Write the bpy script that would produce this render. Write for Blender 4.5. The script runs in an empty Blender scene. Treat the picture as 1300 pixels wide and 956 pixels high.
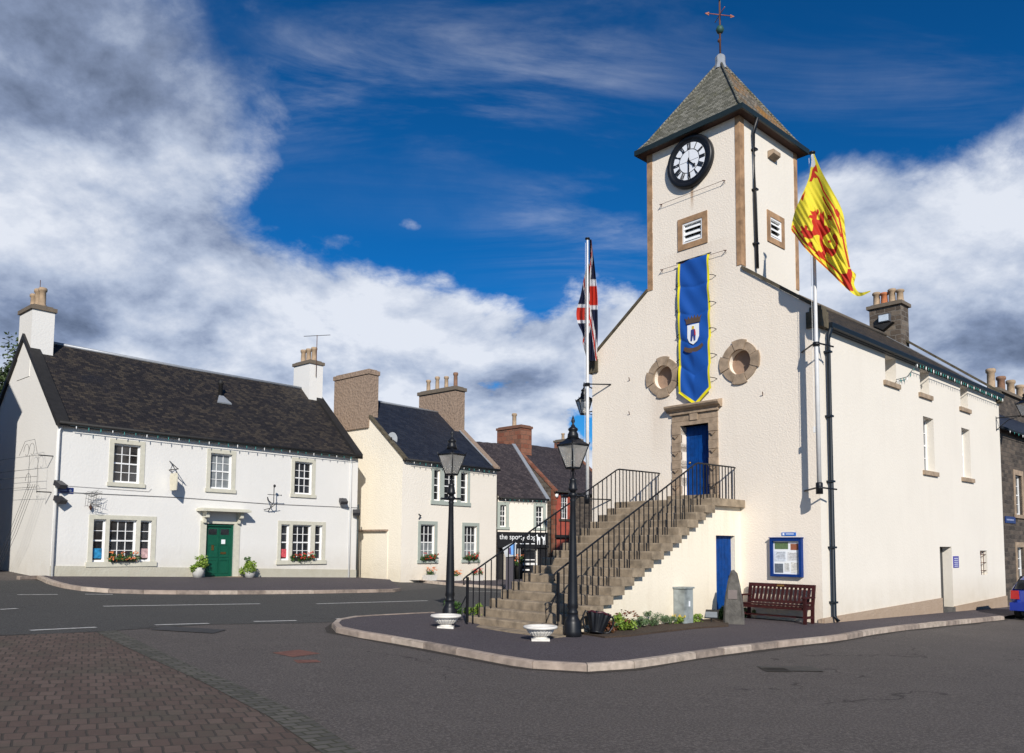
import bpy, math, random
import numpy as np
from mathutils import Vector, Matrix
random.seed(7)
sc = bpy.context.scene
COL = sc.collection

# ------------------------------------------------------------------ camera, sky, sun, exposure
F_PX, PY, PITCH, ROLL = 1004.43, 616.88, 0.0756830, 0.00764194
EYE = Vector((0, 0, 1.9))
fwd = Vector((0, math.cos(PITCH), math.sin(PITCH))); up0 = Vector((0, -math.sin(PITCH), math.cos(PITCH))); rt0 = Vector((1, 0, 0))
RT = rt0 * math.cos(ROLL) + up0 * math.sin(ROLL); UP = up0 * math.cos(ROLL) - rt0 * math.sin(ROLL)
cam_d = bpy.data.cameras.new('camera'); cam = bpy.data.objects.new('camera', cam_d); COL.objects.link(cam)
cam.matrix_world = Matrix(((RT.x, UP.x, -fwd.x, EYE.x), (RT.y, UP.y, -fwd.y, EYE.y), (RT.z, UP.z, -fwd.z, EYE.z), (0, 0, 0, 1)))
cam_d.sensor_width = 36; cam_d.lens = 36 * F_PX / 1300; cam_d.shift_y = (PY - 478) / 1300; cam_d.clip_start = .1; cam_d.clip_end = 3000
sc.camera = cam

EL = math.radians(28.5)
SUN = Vector((-.10 * math.cos(EL), math.sqrt(1 - .01) * math.cos(EL), -math.sin(EL)))     # direction the light travels
sun_d = bpy.data.lights.new('sun', 'SUN'); sun_d.energy = 4.7; sun_d.angle = math.radians(.53); sun_d.color = (1.0, .945, .86)
sun = bpy.data.objects.new('sun', sun_d); COL.objects.link(sun); sun.rotation_euler = SUN.to_track_quat('-Z', 'Y').to_euler()
sc.view_settings.view_transform = 'Standard'; sc.view_settings.look = 'None'; sc.view_settings.gamma = 1
sc.view_settings.exposure = 0.10; sc.view_settings.use_curve_mapping = False

world = bpy.data.worlds.new('World'); sc.world = world; world.use_nodes = True
wn = world.node_tree.nodes; wl = world.node_tree.links; wn.clear()
def W(t, **k):
    n = wn.new(t)
    for a, b in k.items(): setattr(n, a, b)
    return n
def wm(op, a, b=None, c=None, clamp=False):
    n = W('ShaderNodeMath', operation=op, use_clamp=clamp)
    for i, v in enumerate((a, b, c)):
        if v is None: continue
        if isinstance(v, (int, float)): n.inputs[i].default_value = v
        else: wl.new(v, n.inputs[i])
    return n.outputs[0]
out = W('ShaderNodeOutputWorld'); sky = W('ShaderNodeTexSky', sky_type='NISHITA'); sky.sun_disc = False
sky.sun_elevation = EL; sky.sun_rotation = math.atan2(-SUN.x, -SUN.y); sky.air_density = 1.0; sky.dust_density = .3; sky.ozone_density = 3.0; sky.altitude = 200
hs = W('ShaderNodeMix', data_type='RGBA', blend_type='MULTIPLY'); hs.inputs[0].default_value = 1
wl.new(sky.outputs[0], hs.inputs[6])
bg1 = W('ShaderNodeBackground'); bg1.inputs[1].default_value = .105; wl.new(hs.outputs[2], bg1.inputs[0])
tc = W('ShaderNodeTexCoord'); nrm = W('ShaderNodeVectorMath', operation='NORMALIZE'); wl.new(tc.outputs['Generated'], nrm.inputs[0])
sep = W('ShaderNodeSeparateXYZ'); wl.new(nrm.outputs[0], sep.inputs[0])
X, Y, Zz = sep.outputs
az = wm('ARCTAN2', X, Y); el = wm('ARCSINE', Zz)
tint = W('ShaderNodeValToRGB'); wl.new(wm('DIVIDE', el, .8), tint.inputs[0]); wl.new(tint.outputs[0], hs.inputs[7])      # deep polarised blue overhead, paler low down
te = tint.color_ramp.elements; te[0].position = .0; te[0].color = (.40, .62, .86, 1); te[1].position = 1; te[1].color = (.03, .36, .66, 1); t2 = te.new(.34); t2.color = (.035, .46, .86, 1); t3 = te.new(.16); t3.color = (.13, .52, .86, 1)
# noise on a flat cloud deck seen in perspective
dz = wm('ADD', wm('MAXIMUM', Zz, 0.0), .42)
cmb = W('ShaderNodeCombineXYZ'); wl.new(wm('DIVIDE', X, dz), cmb.inputs[0]); wl.new(wm('DIVIDE', Y, dz), cmb.inputs[1])
def noise(scale, detail, rough, off=0, dist=0):
    m = W('ShaderNodeMapping'); m.inputs['Location'].default_value = (off, off * .7, off * 1.3); wl.new(cmb.outputs[0], m.inputs[0])
    n = W('ShaderNodeTexNoise'); n.inputs['Scale'].default_value = scale; n.inputs['Detail'].default_value = detail
    n.inputs['Roughness'].default_value = rough; n.inputs['Distortion'].default_value = dist; wl.new(m.outputs[0], n.inputs[0]); return n.outputs[0]
n_big = noise(2.4, 4, .55, 3.1); n_fine = noise(3.4, 14, .60, 7.7, .15); n_wisp = noise(11, 10, .62, 1.7, .4)
n_lit = noise(3.4, 14, .60, 7.7, .15)
# the same clouds a little further on: their difference shows which side catches the light
mp_ = [n for n in wn if n.type == 'MAPPING'][-1]; mp_.inputs['Location'].default_value = (7.7 + .02, 7.7 * .7 + .09, 7.7 * 1.3)
n_cir = noise(2.2, 10, .62, 4.4, .6); mpc = [n for n in wn if n.type == 'MAPPING'][-1]; mpc.inputs['Scale'].default_value = (.7, 2.6, 1); mpc.inputs['Rotation'].default_value = (0, 0, .35)
def dirs(px, py):                                    # direction of a cloud bank, as azimuth and elevation
    v = RT * ((px - 650) / F_PX) + UP * ((PY - py) / F_PX) + fwd; v.normalize()
    return math.atan2(v.x, v.y), math.asin(v.z)
def blob(px, py, sx, sy, amp):
    a, e = dirs(px, py); sx = sx / 1004.0; sy = sy / 1004.0
    da = wm('DIVIDE', wm('SUBTRACT', az, a), sx); de = wm('DIVIDE', wm('SUBTRACT', el, e), sy)
    r = wm('ADD', wm('MULTIPLY', da, da), wm('MULTIPLY', de, de))
    return wm('MULTIPLY', wm('POWER', 2.71828, wm('MULTIPLY', r, -1.0)), amp)
def total(bl):
    t = bl[0]
    for b in bl[1:]: t = wm('ADD', t, b)
    return t
cover = total([blob(-20, 60, 250, 240, .85), blob(20, 330, 290, 140, .55), blob(230, 420, 330, 75, .42), blob(560, 440, 240, 70, .34), blob(740, 430, 90, 70, .22),
               blob(1290, 330, 170, 170, .60), blob(1090, 250, 90, 80, .36), blob(1000, 330, 90, 60, .2), blob(780, 290, 90, 50, .10), blob(1250, 560, 300, 160, .4), blob(520, 285, 22, 12, .24), blob(430, 300, 40, 14, .18),
               blob(0, 560, 500, 120, .4), blob(640, 230, 260, 120, -.42), blob(940, 60, 420, 130, -.35), blob(380, 240, 90, 80, -.16), blob(1200, 60, 150, 80, -.25), blob(700, 640, 900, 90, .25)])
# outside the picture: scattered clouds
fr = wm('ADD', wm('MULTIPLY', n_fine, .8), wm('MULTIPLY', n_wisp, .2))
dens = wm('ADD', wm('MULTIPLY', wm('SUBTRACT', fr, .5), 2.0), wm('ADD', wm('MULTIPLY', cover, 1.15), -.10))
behind = wm('MULTIPLY', wm('LESS_THAN', Y, -.05), .12)
dens = wm('ADD', dens, behind)
mask = W('ShaderNodeMapRange', interpolation_type='SMOOTHSTEP'); wl.new(dens, mask.inputs[0]); mask.inputs[1].default_value = .0
wl.new(wm('ADD', .16, wm('MULTIPLY', wm('MAXIMUM', wm('SUBTRACT', el, .22), 0.0), 1.5)), mask.inputs[2])      # crisp low cumulus, softer high cloud
cir = W('ShaderNodeMapRange', interpolation_type='SMOOTHSTEP'); wl.new(n_cir, cir.inputs[0]); cir.inputs[1].default_value = .44; cir.inputs[2].default_value = .78
cirg = total([blob(430, 90, 260, 80, .62), blob(720, 60, 200, 60, .35), blob(770, 290, 130, 70, .55), blob(1150, 110, 180, 60, .25)])
veil = wm('MULTIPLY', cir.outputs[0], cirg, clamp=True)
# shade of the clouds: bright where thin and edge lit, grey where thick
dark = total([blob(10, 405, 190, 45, .60), blob(120, 190, 260, 120, .34), blob(40, 0, 340, 130, .30), blob(1260, 425, 190, 62, .50), blob(1180, 250, 150, 80, -.12),
              blob(560, 480, 220, 22, .20), blob(80, 320, 220, 35, -.20), blob(330, 440, 120, 16, .15)])
sh = wm('ADD', wm('MULTIPLY', wm('SUBTRACT', n_big, .5), 1.0), wm('ADD', dark, wm('MULTIPLY', wm('SUBTRACT', n_lit, n_fine), 2.2)))
ramp = W('ShaderNodeValToRGB'); wl.new(wm('ADD', sh, .17), ramp.inputs[0])
e = ramp.color_ramp.elements; e[0].position = 0; e[0].color = (.78, .82, .90, 1); e[1].position = 1; e[1].color = (.10, .13, .20, 1)
m1 = e.new(.35); m1.color = (.47, .54, .68, 1); m2 = e.new(.65); m2.color = (.24, .30, .44, 1)
bg2 = W('ShaderNodeBackground'); bg2.inputs[1].default_value = .95; wl.new(ramp.outputs[0], bg2.inputs[0])
mx = W('ShaderNodeMixShader'); wl.new(wm('MAXIMUM', wm('MULTIPLY', mask.outputs[0], .96), veil), mx.inputs[0]); wl.new(bg1.outputs[0], mx.inputs[1]); wl.new(bg2.outputs[0], mx.inputs[2])
wl.new(mx.outputs[0], out.inputs[0])

# ------------------------------------------------------------------ measuring helpers (all results are fixed points in the world)
GX, GY = (-60, 0, 8, 22), (-40, 18, 60)                      # the ground is a few broad planes meeting along these lines
def G(x, y): return -.11 - .05 * max(-60, min(x, 0)) - .03 * (max(8, min(x, 22)) - 8) + .006 * (max(18, min(y, 60)) - 18) + .012 * (18 - max(-40, min(y, 18)))
def ray(px, py): return RT * ((px - 650) / F_PX) + UP * ((PY - py) / F_PX) + fwd
def on_ground(px, py, h=0):
    z = 0
    r = ray(px, py)
    for _ in range(40):
        P = EYE + r * ((z - EYE.z) / r.z); z = G(P.x, P.y) + h
    return P
def frame(ox, oy, oz, ang):
    return Matrix.Translation((ox, oy, oz)) @ Matrix.Rotation(ang, 4, 'Z')
YT, YL = .828253465, .858157740
TH = frame(7.87240559, 20.15286643, 0, math.pi - YT)       # x: along the front to its left, y: out of the front, z: up
LH = frame(-15.06423973, 25.96487848, .8, YL)              # x: along the front to its right, y: into the house
MH = frame(-4.91514405, 35.32962168, .4, YL)
def plane_px(M, axis, val, px, py):                        # local point where the sight line meets local plane axis=val
    Mi = M.inverted(); o = Mi @ EYE; d = Mi.to_3x3() @ ray(px, py)
    return o + d * ((val - o[axis]) / d[axis])

# ------------------------------------------------------------------ materials
MATS = {}
def nodes(name):
    m = bpy.data.materials.new(name); m.use_nodes = True
    nt = m.node_tree; b = nt.nodes['Principled BSDF']; return m, nt, b
def lnk(nt, a, b): nt.links.new(a, b)
def nmath(nt, op, a, b=None, clamp=False):
    n = nt.nodes.new('ShaderNodeMath'); n.operation = op; n.use_clamp = clamp
    for i, v in enumerate((a, b)):
        if v is None: continue
        if isinstance(v, (int, float)): n.inputs[i].default_value = v
        else: nt.links.new(v, n.inputs[i])
    return n.outputs[0]
def nnoise(nt, vec, scale, detail=4, rough=.55, dist=0, stretch=None):
    if stretch:
        mp = nt.nodes.new('ShaderNodeMapping'); mp.inputs['Scale'].default_value = stretch; nt.links.new(vec, mp.inputs[0]); vec = mp.outputs[0]
    n = nt.nodes.new('ShaderNodeTexNoise'); n.inputs['Scale'].default_value = scale; n.inputs['Detail'].default_value = detail
    n.inputs['Roughness'].default_value = rough; n.inputs['Distortion'].default_value = dist; nt.links.new(vec, n.inputs[0]); return n.outputs[0]
def nramp(nt, fac, stops):
    r = nt.nodes.new('ShaderNodeValToRGB'); nt.links.new(fac, r.inputs[0]); el_ = r.color_ramp.elements
    el_[0].position, el_[0].color = stops[0][0], (*stops[0][1], 1); el_[1].position, el_[1].color = stops[-1][0], (*stops[-1][1], 1)
    for p, c in stops[1:-1]:
        q = el_.new(p); q.color = (*c, 1)
    return r.outputs[0]
def nmix(nt, fac, a, b, mode='MIX'):
    n = nt.nodes.new('ShaderNodeMix'); n.data_type = 'RGBA'; n.blend_type = mode
    for i, v in ((0, fac), (6, a), (7, b)):
        if isinstance(v, (int, float)): n.inputs[i].default_value = v
        elif isinstance(v, tuple): n.inputs[i].default_value = (*v, 1)
        else: nt.links.new(v, n.inputs[i])
    return n.outputs[2]
def bump(nt, b, h, strength, dist):
    n = nt.nodes.new('ShaderNodeBump'); n.inputs['Strength'].default_value = strength; n.inputs['Distance'].default_value = dist
    nt.links.new(h, n.inputs['Height']); nt.links.new(n.outputs[0], b.inputs['Normal'])
def coords(nt, kind='Object'):
    t = nt.nodes.new('ShaderNodeTexCoord'); return t.outputs[kind]
def simple(name, c, rough=.6, metal=0, var=.12, scale=6, bmp=0, spec=.5):
    if name in MATS: return MATS[name]
    m, nt, b = nodes(name); v = coords(nt)
    n = nnoise(nt, v, scale, 5)
    lo = tuple(x * (1 - var) for x in c); hi = tuple(min(1, x * (1 + var)) for x in c)
    lnk(nt, nramp(nt, n, [(.3, lo), (.7, hi)]), b.inputs['Base Color'])
    b.inputs['Roughness'].default_value = rough; b.inputs['Metallic'].default_value = metal; b.inputs['Specular IOR Level'].default_value = spec
    if bmp: bump(nt, b, nnoise(nt, v, scale * 6, 4), .5, bmp)
    MATS[name] = m; return m
def render_coat(name, c, grit=40, gb=.02, dirt=(.5, .45, .38), dirt_amt=.35, rust=None, base_dirt=.7):
    m, nt, b = nodes(name); v = coords(nt)
    big = nnoise(nt, v, .55, 5, .6); streak = nnoise(nt, v, 1.0, 5, .6, 0, (2.6, 2.6, .22)); fine = nnoise(nt, v, grit, 3, .6)
    col = nmix(nt, nmath(nt, 'MULTIPLY', nmath(nt, 'SUBTRACT', big, .42, True), 1.2, True), c, tuple(x * .88 for x in c))
    f = nmath(nt, 'MULTIPLY', nmath(nt, 'SUBTRACT', streak, .52, True), dirt_amt * 4, True)
    col = nmix(nt, f, col, tuple(c[i] * (.55 + .45 * dirt[i]) for i in range(3)))
    col = nmix(nt, nmath(nt, 'MULTIPLY', fine, .16), col, tuple(x * .55 for x in c))
    spz = nt.nodes.new('ShaderNodeSeparateXYZ'); lnk(nt, v, spz.inputs[0])
    low = nmath(nt, 'MULTIPLY', nmath(nt, 'SUBTRACT', 1.0, nmath(nt, 'DIVIDE', nmath(nt, 'ABSOLUTE', spz.outputs[2]), 1.1), True), nnoise(nt, v, 2.2, 6, .7))
    col = nmix(nt, nmath(nt, 'MULTIPLY', low, base_dirt, True), col, tuple(x * y for x, y in zip(c, (.62, .56, .46))))
    col = nmix(nt, nmath(nt, 'MULTIPLY', nmath(nt, 'GREATER_THAN', nnoise(nt, v, .9, 5, .7), .60), .25), col, tuple(x * .93 for x in c))
    if rust:
        sp = nt.nodes.new('ShaderNodeSeparateXYZ'); lnk(nt, v, sp.inputs[0])
        for (x, z0, z1, w_, a) in rust:
            dx = nmath(nt, 'DIVIDE', nmath(nt, 'SUBTRACT', sp.outputs[0], x), w_)
            g = nmath(nt, 'POWER', 2.718, nmath(nt, 'MULTIPLY', nmath(nt, 'MULTIPLY', dx, dx), -1))
            zz = nmath(nt, 'MULTIPLY', nmath(nt, 'GREATER_THAN', sp.outputs[2], z0), nmath(nt, 'LESS_THAN', sp.outputs[2], z1))
            fall = nmath(nt, 'DIVIDE', nmath(nt, 'SUBTRACT', sp.outputs[2], z0), z1 - z0, True)
            k = nmath(nt, 'MULTIPLY', nmath(nt, 'MULTIPLY', g, zz), nmath(nt, 'MULTIPLY', nmath(nt, 'MULTIPLY', fall, streak), a * 2))
            col = nmix(nt, nmath(nt, 'MINIMUM', k, .8), col, (.36, .22, .12))
    lnk(nt, col, b.inputs['Base Color']); b.inputs['Roughness'].default_value = .9; b.inputs['Specular IOR Level'].default_value = .2
    vor = nt.nodes.new('ShaderNodeTexVoronoi'); vor.inputs['Scale'].default_value = grit * .55; lnk(nt, v, vor.inputs[0])
    h = nmath(nt, 'ADD', nmath(nt, 'MULTIPLY', vor.outputs[0], .7), nnoise(nt, v, grit * .35, 4, .7))
    bump(nt, b, h, .8, gb); MATS[name] = m; return m
def bricky(name, cols, bw, bh, mortar=(.2, .18, .16), msize=.012, offs=.5, rough=.85, bmp=.02, rot=0, warp=.02, patch=None, kind='UV', spec=.3):
    m, nt, b = nodes(name); v = coords(nt, kind); obj_ = coords(nt)
    mp = nt.nodes.new('ShaderNodeMapping'); mp.inputs['Rotation'].default_value = (0, 0, rot); lnk(nt, v, mp.inputs[0])
    nz = nt.nodes.new('ShaderNodeTexNoise'); nz.inputs['Scale'].default_value = 3; nz.inputs['Detail'].default_value = 3; lnk(nt, mp.outputs[0], nz.inputs[0])
    ad = nt.nodes.new('ShaderNodeVectorMath'); ad.operation = 'MULTIPLY_ADD'; lnk(nt, nz.outputs[1], ad.inputs[0]); ad.inputs[1].default_value = (warp, warp, 0); lnk(nt, mp.outputs[0], ad.inputs[2])
    br = nt.nodes.new('ShaderNodeTexBrick'); lnk(nt, ad.outputs[0], br.inputs[0]); br.offset = offs
    br.inputs['Scale'].default_value = 1; br.inputs['Brick Width'].default_value = bw; br.inputs['Row Height'].default_value = bh
    br.inputs['Mortar Size'].default_value = msize; br.inputs['Mortar Smooth'].default_value = .3; br.inputs['Bias'].default_value = 0
    br.inputs['Color1'].default_value = (0, 0, 0, 1); br.inputs['Color2'].default_value = (1, 1, 1, 1); br.inputs['Mortar'].default_value = (.5, .5, .5, 1)
    n2 = nnoise(nt, obj_, 9, 5, .65); n3 = nnoise(nt, obj_, .8, 4, .6)
    f = nmath(nt, 'ADD', nmath(nt, 'MULTIPLY', br.outputs[0], .45), nmath(nt, 'ADD', nmath(nt, 'MULTIPLY', n2, .35), nmath(nt, 'MULTIPLY', n3, .25)))
    k = len(cols); col = nramp(nt, f, [(.18 + .62 * i / (k - 1), c) for i, c in enumerate(cols)])
    if patch:
        for (c, sc_, th) in patch:
            pf = nmath(nt, 'MULTIPLY', nmath(nt, 'SUBTRACT', nnoise(nt, obj_, sc_, 7, .7), th, True), 7, True)
            col = nmix(nt, nmath(nt, 'MULTIPLY', pf, .75), col, c)
    col = nmix(nt, br.outputs['Fac'], col, mortar)
    lnk(nt, col, b.inputs['Base Color']); b.inputs['Roughness'].default_value = rough; b.inputs['Specular IOR Level'].default_value = spec
    h = nmath(nt, 'SUBTRACT', nmath(nt, 'ADD', nmath(nt, 'MULTIPLY', br.outputs[0], .4), nmath(nt, 'MULTIPLY', n2, .6)), br.outputs['Fac'])
    bump(nt, b, h, .7, bmp); MATS[name] = m; return m
def asphalt(name, c, patch=.3, crack=True, warm=0):
    m, nt, b = nodes(name); v = coords(nt)
    fine = nnoise(nt, v, 32, 4, .8); mid = nnoise(nt, v, 1.1, 6, .65); lane = nnoise(nt, v, .35, 4, .6, .5, (1, .35, 1)); speck = nnoise(nt, v, 120, 1, .5)
    col = nmix(nt, nmath(nt, 'MULTIPLY', nmath(nt, 'SUBTRACT', mid, .35, True), patch * 3, True), tuple(x * .82 for x in c), tuple(x * 1.28 for x in c))
    col = nmix(nt, nmath(nt, 'MULTIPLY', lane, .8), col, tuple(x * .62 for x in c))
    col = nmix(nt, nmath(nt, 'MULTIPLY', nmath(nt, 'SUBTRACT', fine, .47, True), 4.0, True), col, tuple(x * 2.0 for x in c))
    col = nmix(nt, nmath(nt, 'MULTIPLY', nmath(nt, 'SUBTRACT', .47, fine, True), 4.0, True), col, tuple(x * .45 for x in c))
    col = nmix(nt, nmath(nt, 'MULTIPLY', nmath(nt, 'SUBTRACT', speck, .66, True), 8, True), col, (c[0] * 3.3, c[1] * 3.2, c[2] * 3.0))
    if crack:
        vv = nt.nodes.new('ShaderNodeTexVoronoi'); vv.feature = 'DISTANCE_TO_EDGE'; vv.inputs['Scale'].default_value = .23
        nz = nt.nodes.new('ShaderNodeTexNoise'); nz.inputs['Scale'].default_value = 1.6; nz.inputs['Detail'].default_value = 5; lnk(nt, v, nz.inputs[0])
        ad = nt.nodes.new('ShaderNodeVectorMath'); ad.operation = 'MULTIPLY_ADD'; lnk(nt, nz.outputs[1], ad.inputs[0]); ad.inputs[1].default_value = (1.3, 1.3, 0); lnk(nt, v, ad.inputs[2])
        lnk(nt, ad.outputs[0], vv.inputs[0])
        cr = nmath(nt, 'LESS_THAN', vv.outputs[0], .0032)
        gate = nmath(nt, 'GREATER_THAN', nnoise(nt, v, .3, 2), .54)
        col = nmix(nt, nmath(nt, 'MULTIPLY', nmath(nt, 'MULTIPLY', cr, gate), .7), col, tuple(x * .3 for x in c))
    lnk(nt, col, b.inputs['Base Color']); b.inputs['Roughness'].default_value = .85; b.inputs['Specular IOR Level'].default_value = .25
    bump(nt, b, fine, .6, .012); MATS[name] = m; return m
def leafy(name, c1, c2, c3=None):
    m, nt, b = nodes(name); v = coords(nt); n = nnoise(nt, v, 14, 3)
    st = [(.3, c1), (.7, c2)] if c3 is None else [(.25, c1), (.5, c2), (.75, c3)]
    lnk(nt, nramp(nt, n, st), b.inputs['Base Color']); b.inputs['Roughness'].default_value = .55
    MATS[name] = m; return m

roughcast = render_coat('roughcast', (.86, .77, .66), 46, .007, dirt_amt=.22, rust=[(3.78, 11.9, 12.7, .05, 1.3), (3.75, 9.0, 10.8, .8, .25), (5.0, 4.3, 6.6, .35, .25)])
smooth_cream = render_coat('smooth_cream', (.775, .72, .635), 30, .005, dirt_amt=.13)
stair_cream = render_coat('stair_cream', (.82, .745, .61), 30, .006, dirt=(.35, .25, .15), dirt_amt=.5)
white_wash = render_coat('white_wash', (.755, .74, .71), 26, .005, dirt_amt=.10)
pale_cream = render_coat('pale_cream', (.84, .77, .64), 30, .012, dirt_amt=.15)
cream_front = render_coat('cream_front', (.84, .78, .69), 30, .01, dirt_amt=.10)
harling_grey = render_coat('harling_grey', (.30, .22, .165), 14, .05, dirt=(1.5, 1.5, 1.5), dirt_amt=.3)
plinth_grey = render_coat('plinth_grey', (.56, .54, .46), 30, .01, dirt_amt=.35)
plinth_tan = render_coat('plinth_tan', (.44, .34, .26), 26, .02, dirt_amt=.4)
margin_grey = simple('margin_grey', (.56, .54, .45), .8, var=.08, bmp=.003)
margin_green = simple('margin_green', (.36, .40, .36), .75, var=.06, bmp=.003)
sandstone = simple('sandstone', (.33, .245, .17), .9, var=.28, scale=5, bmp=.012)
quoin_stone = simple('quoin_stone', (.33, .20, .11), .9, var=.35, scale=3.5, bmp=.01)
step_stone = simple('step_stone', (.25, .195, .135), .88, var=.38, scale=4.5, bmp=.012)
kerb_stone = simple('kerb_stone', (.34, .27, .22), .88, var=.25, scale=5, bmp=.01)
rock_grey = simple('rock_grey', (.095, .088, .078), .85, var=.4, scale=6, bmp=.03)
slate_dark = bricky('slate_dark', [(.008, .008, .011), (.022, .019, .020), (.060, .048, .036)], .19, .12, (.005, .005, .005), .006, bmp=.03, rough=.7, patch=[((.045, .036, .026), 1.1, .60), ((.012, .013, .020), .9, .56), ((.26, .24, .19), 4.5, .70)])
slate_blue = bricky('slate_blue', [(.010, .013, .022), (.016, .020, .032), (.024, .028, .040)], .3, .2, (.006, .007, .01), .006, bmp=.012, rough=.6)
slate_brown = bricky('slate_brown', [(.024, .019, .021), (.044, .036, .040), (.080, .064, .064)], .2, .13, (.012, .01, .01), .007, bmp=.015, rough=.7, patch=[((.16, .13, .12), 3, .68)])
slate_tower = bricky('slate_tower', [(.075, .075, .055), (.15, .145, .115), (.26, .25, .21)], .17, .085, (.02, .02, .016), .008, bmp=.03, rough=.8, patch=[((.09, .09, .03), 1.0, .55)])
slate_th = bricky('slate_th', [(.014, .012, .010), (.036, .028, .020), (.085, .060, .038)], .2, .13, (.008, .008, .008), .008, bmp=.025, patch=[((.10, .08, .03), 2, .58)])
rubble = bricky('rubble', [(.05, .04, .033), (.11, .085, .065), (.20, .165, .13)], .42, .2, (.17, .15, .13), .02, bmp=.05, warp=.14)
rubble_dark = bricky('rubble_dark', [(.035, .03, .026), (.075, .06, .05), (.14, .11, .085)], .40, .17, (.10, .085, .07), .018, bmp=.05, warp=.12)
red_stone = bricky('red_stone', [(.12, .045, .028), (.21, .075, .045), (.27, .12, .075), (.07, .055, .045)], .5, .3, (.16, .10, .07), .015, bmp=.02, warp=.04)
red_wall = simple('red_paint_wall', (.34, .07, .045), .85, var=.2, scale=3, bmp=.004)
lichen = bricky('slate_lichen', [(.07, .06, .04), (.15, .13, .10), (.27, .24, .20)], .17, .085, (.02, .02, .016), .008, bmp=.03, rough=.85, patch=[((.38, .17, .02), 1.1, .46)])
white_paint = simple('white_paint', (.80, .80, .79), .45, var=.03)
black_paint = simple('black_paint', (.008, .009, .012), .42, var=.3, spec=.35)
black_matt = simple('black_tar', (.014, .013, .013), .7, var=.3, bmp=.004)
navy_pipe = simple('navy_pipe', (.008, .014, .022), .5, var=.1, spec=.3)
green_pipe = simple('green_pipe', (.03, .045, .05), .5)
fascia = simple('fascia_green_black', (.012, .020, .020), .45)
soffit = simple('soffit_brown', (.055, .025, .016), .8)
blue_door = simple('blue_door_paint', (.001, .043, .20), .6, var=.28, spec=.15)
green_door = simple('green_door_paint', (.006, .085, .050), .4, var=.1)
lead = simple('lead', (.30, .32, .35), .45, metal=.2)
glass_dark = simple('window_glass', (.022, .024, .028), .05, var=.9, scale=1.6, spec=1.0)
glass_curtain = simple('window_glass_over_net_curtain', (.22, .24, .25), .12, var=.35, scale=3, spec=.8)
brass = simple('brass', (.35, .22, .08), .35, metal=.9)
iron_rust = simple('rusty_iron', (.10, .04, .025), .8)
clay = simple('clay_pot', (.36, .26, .17), .85, var=.25)
clay_red = simple('clay_pot_red', (.45, .15, .06), .85, var=.2)
clay_brown = simple('clay_pot_brown', (.22, .12, .075), .85, var=.25)
mortar_cap = simple('mortar_cap', (.15, .12, .09), .9, bmp=.02)
soil = simple('soil', (.055, .035, .022), .95, var=.4, scale=20, bmp=.03)
bench_wood = simple('bench_wood', (.040, .008, .008), .6, var=.35, spec=.25)
cabinet_grey = simple('cabinet_grey', (.27, .30, .30), .5, metal=.1, var=.35, scale=5, bmp=.002)
copper = simple('verdigris', (.02, .075, .06), .6)
vane_red = simple('vane_red', (.30, .09, .05), .6)
paper = simple('paper', (.80, .82, .84), .6, var=.03)
sign_blue = simple('sign_blue', (.002, .030, .17), .5, spec=.2)
lamp_glass_m, _nt, _b = nodes('lamp_glass'); MATS['lamp_glass'] = lamp_glass_m
lnk(_nt, nramp(_nt, nnoise(_nt, coords(_nt), 5, 3), [(.3, (.42, .41, .38)), (.7, (.60, .58, .54))]), _b.inputs['Base Color'])
_b.inputs['Roughness'].default_value = .25; _b.inputs['Transmission Weight'].default_value = .55; _b.inputs['IOR'].default_value = 1.05
def attr_mat(name, rough=.7, trans=0):
    m, nt, b = nodes(name); a = nt.nodes.new('ShaderNodeVertexColor'); a.layer_name = 'Col'; lnk(nt, a.outputs[0], b.inputs['Base Color'])
    b.inputs['Roughness'].default_value = rough
    if trans:
        tr = nt.nodes.new('ShaderNodeBsdfTranslucent'); lnk(nt, a.outputs[0], tr.inputs[0]); mxs = nt.nodes.new('ShaderNodeMixShader'); mxs.inputs[0].default_value = trans
        o = nt.nodes['Material Output']; lnk(nt, b.outputs[0], mxs.inputs[1]); lnk(nt, tr.outputs[0], mxs.inputs[2]); lnk(nt, mxs.outputs[0], o.inputs[0])
    bump(nt, b, nnoise(nt, coords(nt), 400, 2), .1, .002)
    return m
cloth_print = attr_mat('printed_flag_cloth', .75, .35)
leaf_green = leafy('leaf_green', (.020, .060, .012), (.07, .15, .025))
leaf_lime = leafy('leaf_lime', (.08, .17, .015), (.27, .36, .05))
leaf_red = leafy('leaf_red', (.10, .02, .015), (.16, .07, .02))
leaf_silver = leafy('leaf_silver', (.06, .11, .04), (.16, .22, .11))
leaf_tree = leafy('leaf_tree', (.015, .035, .010), (.06, .09, .02))
flower_red = leafy('flower_red', (.50, .015, .02), (.70, .06, .03))
flower_orange = leafy('flower_orange', (.75, .22, .04), (.85, .35, .18))
flower_yellow = leafy('flower_yellow', (.65, .42, .02), (.75, .60, .05))
flower_pink = leafy('flower_pink', (.45, .02, .15), (.60, .05, .25))

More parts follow.
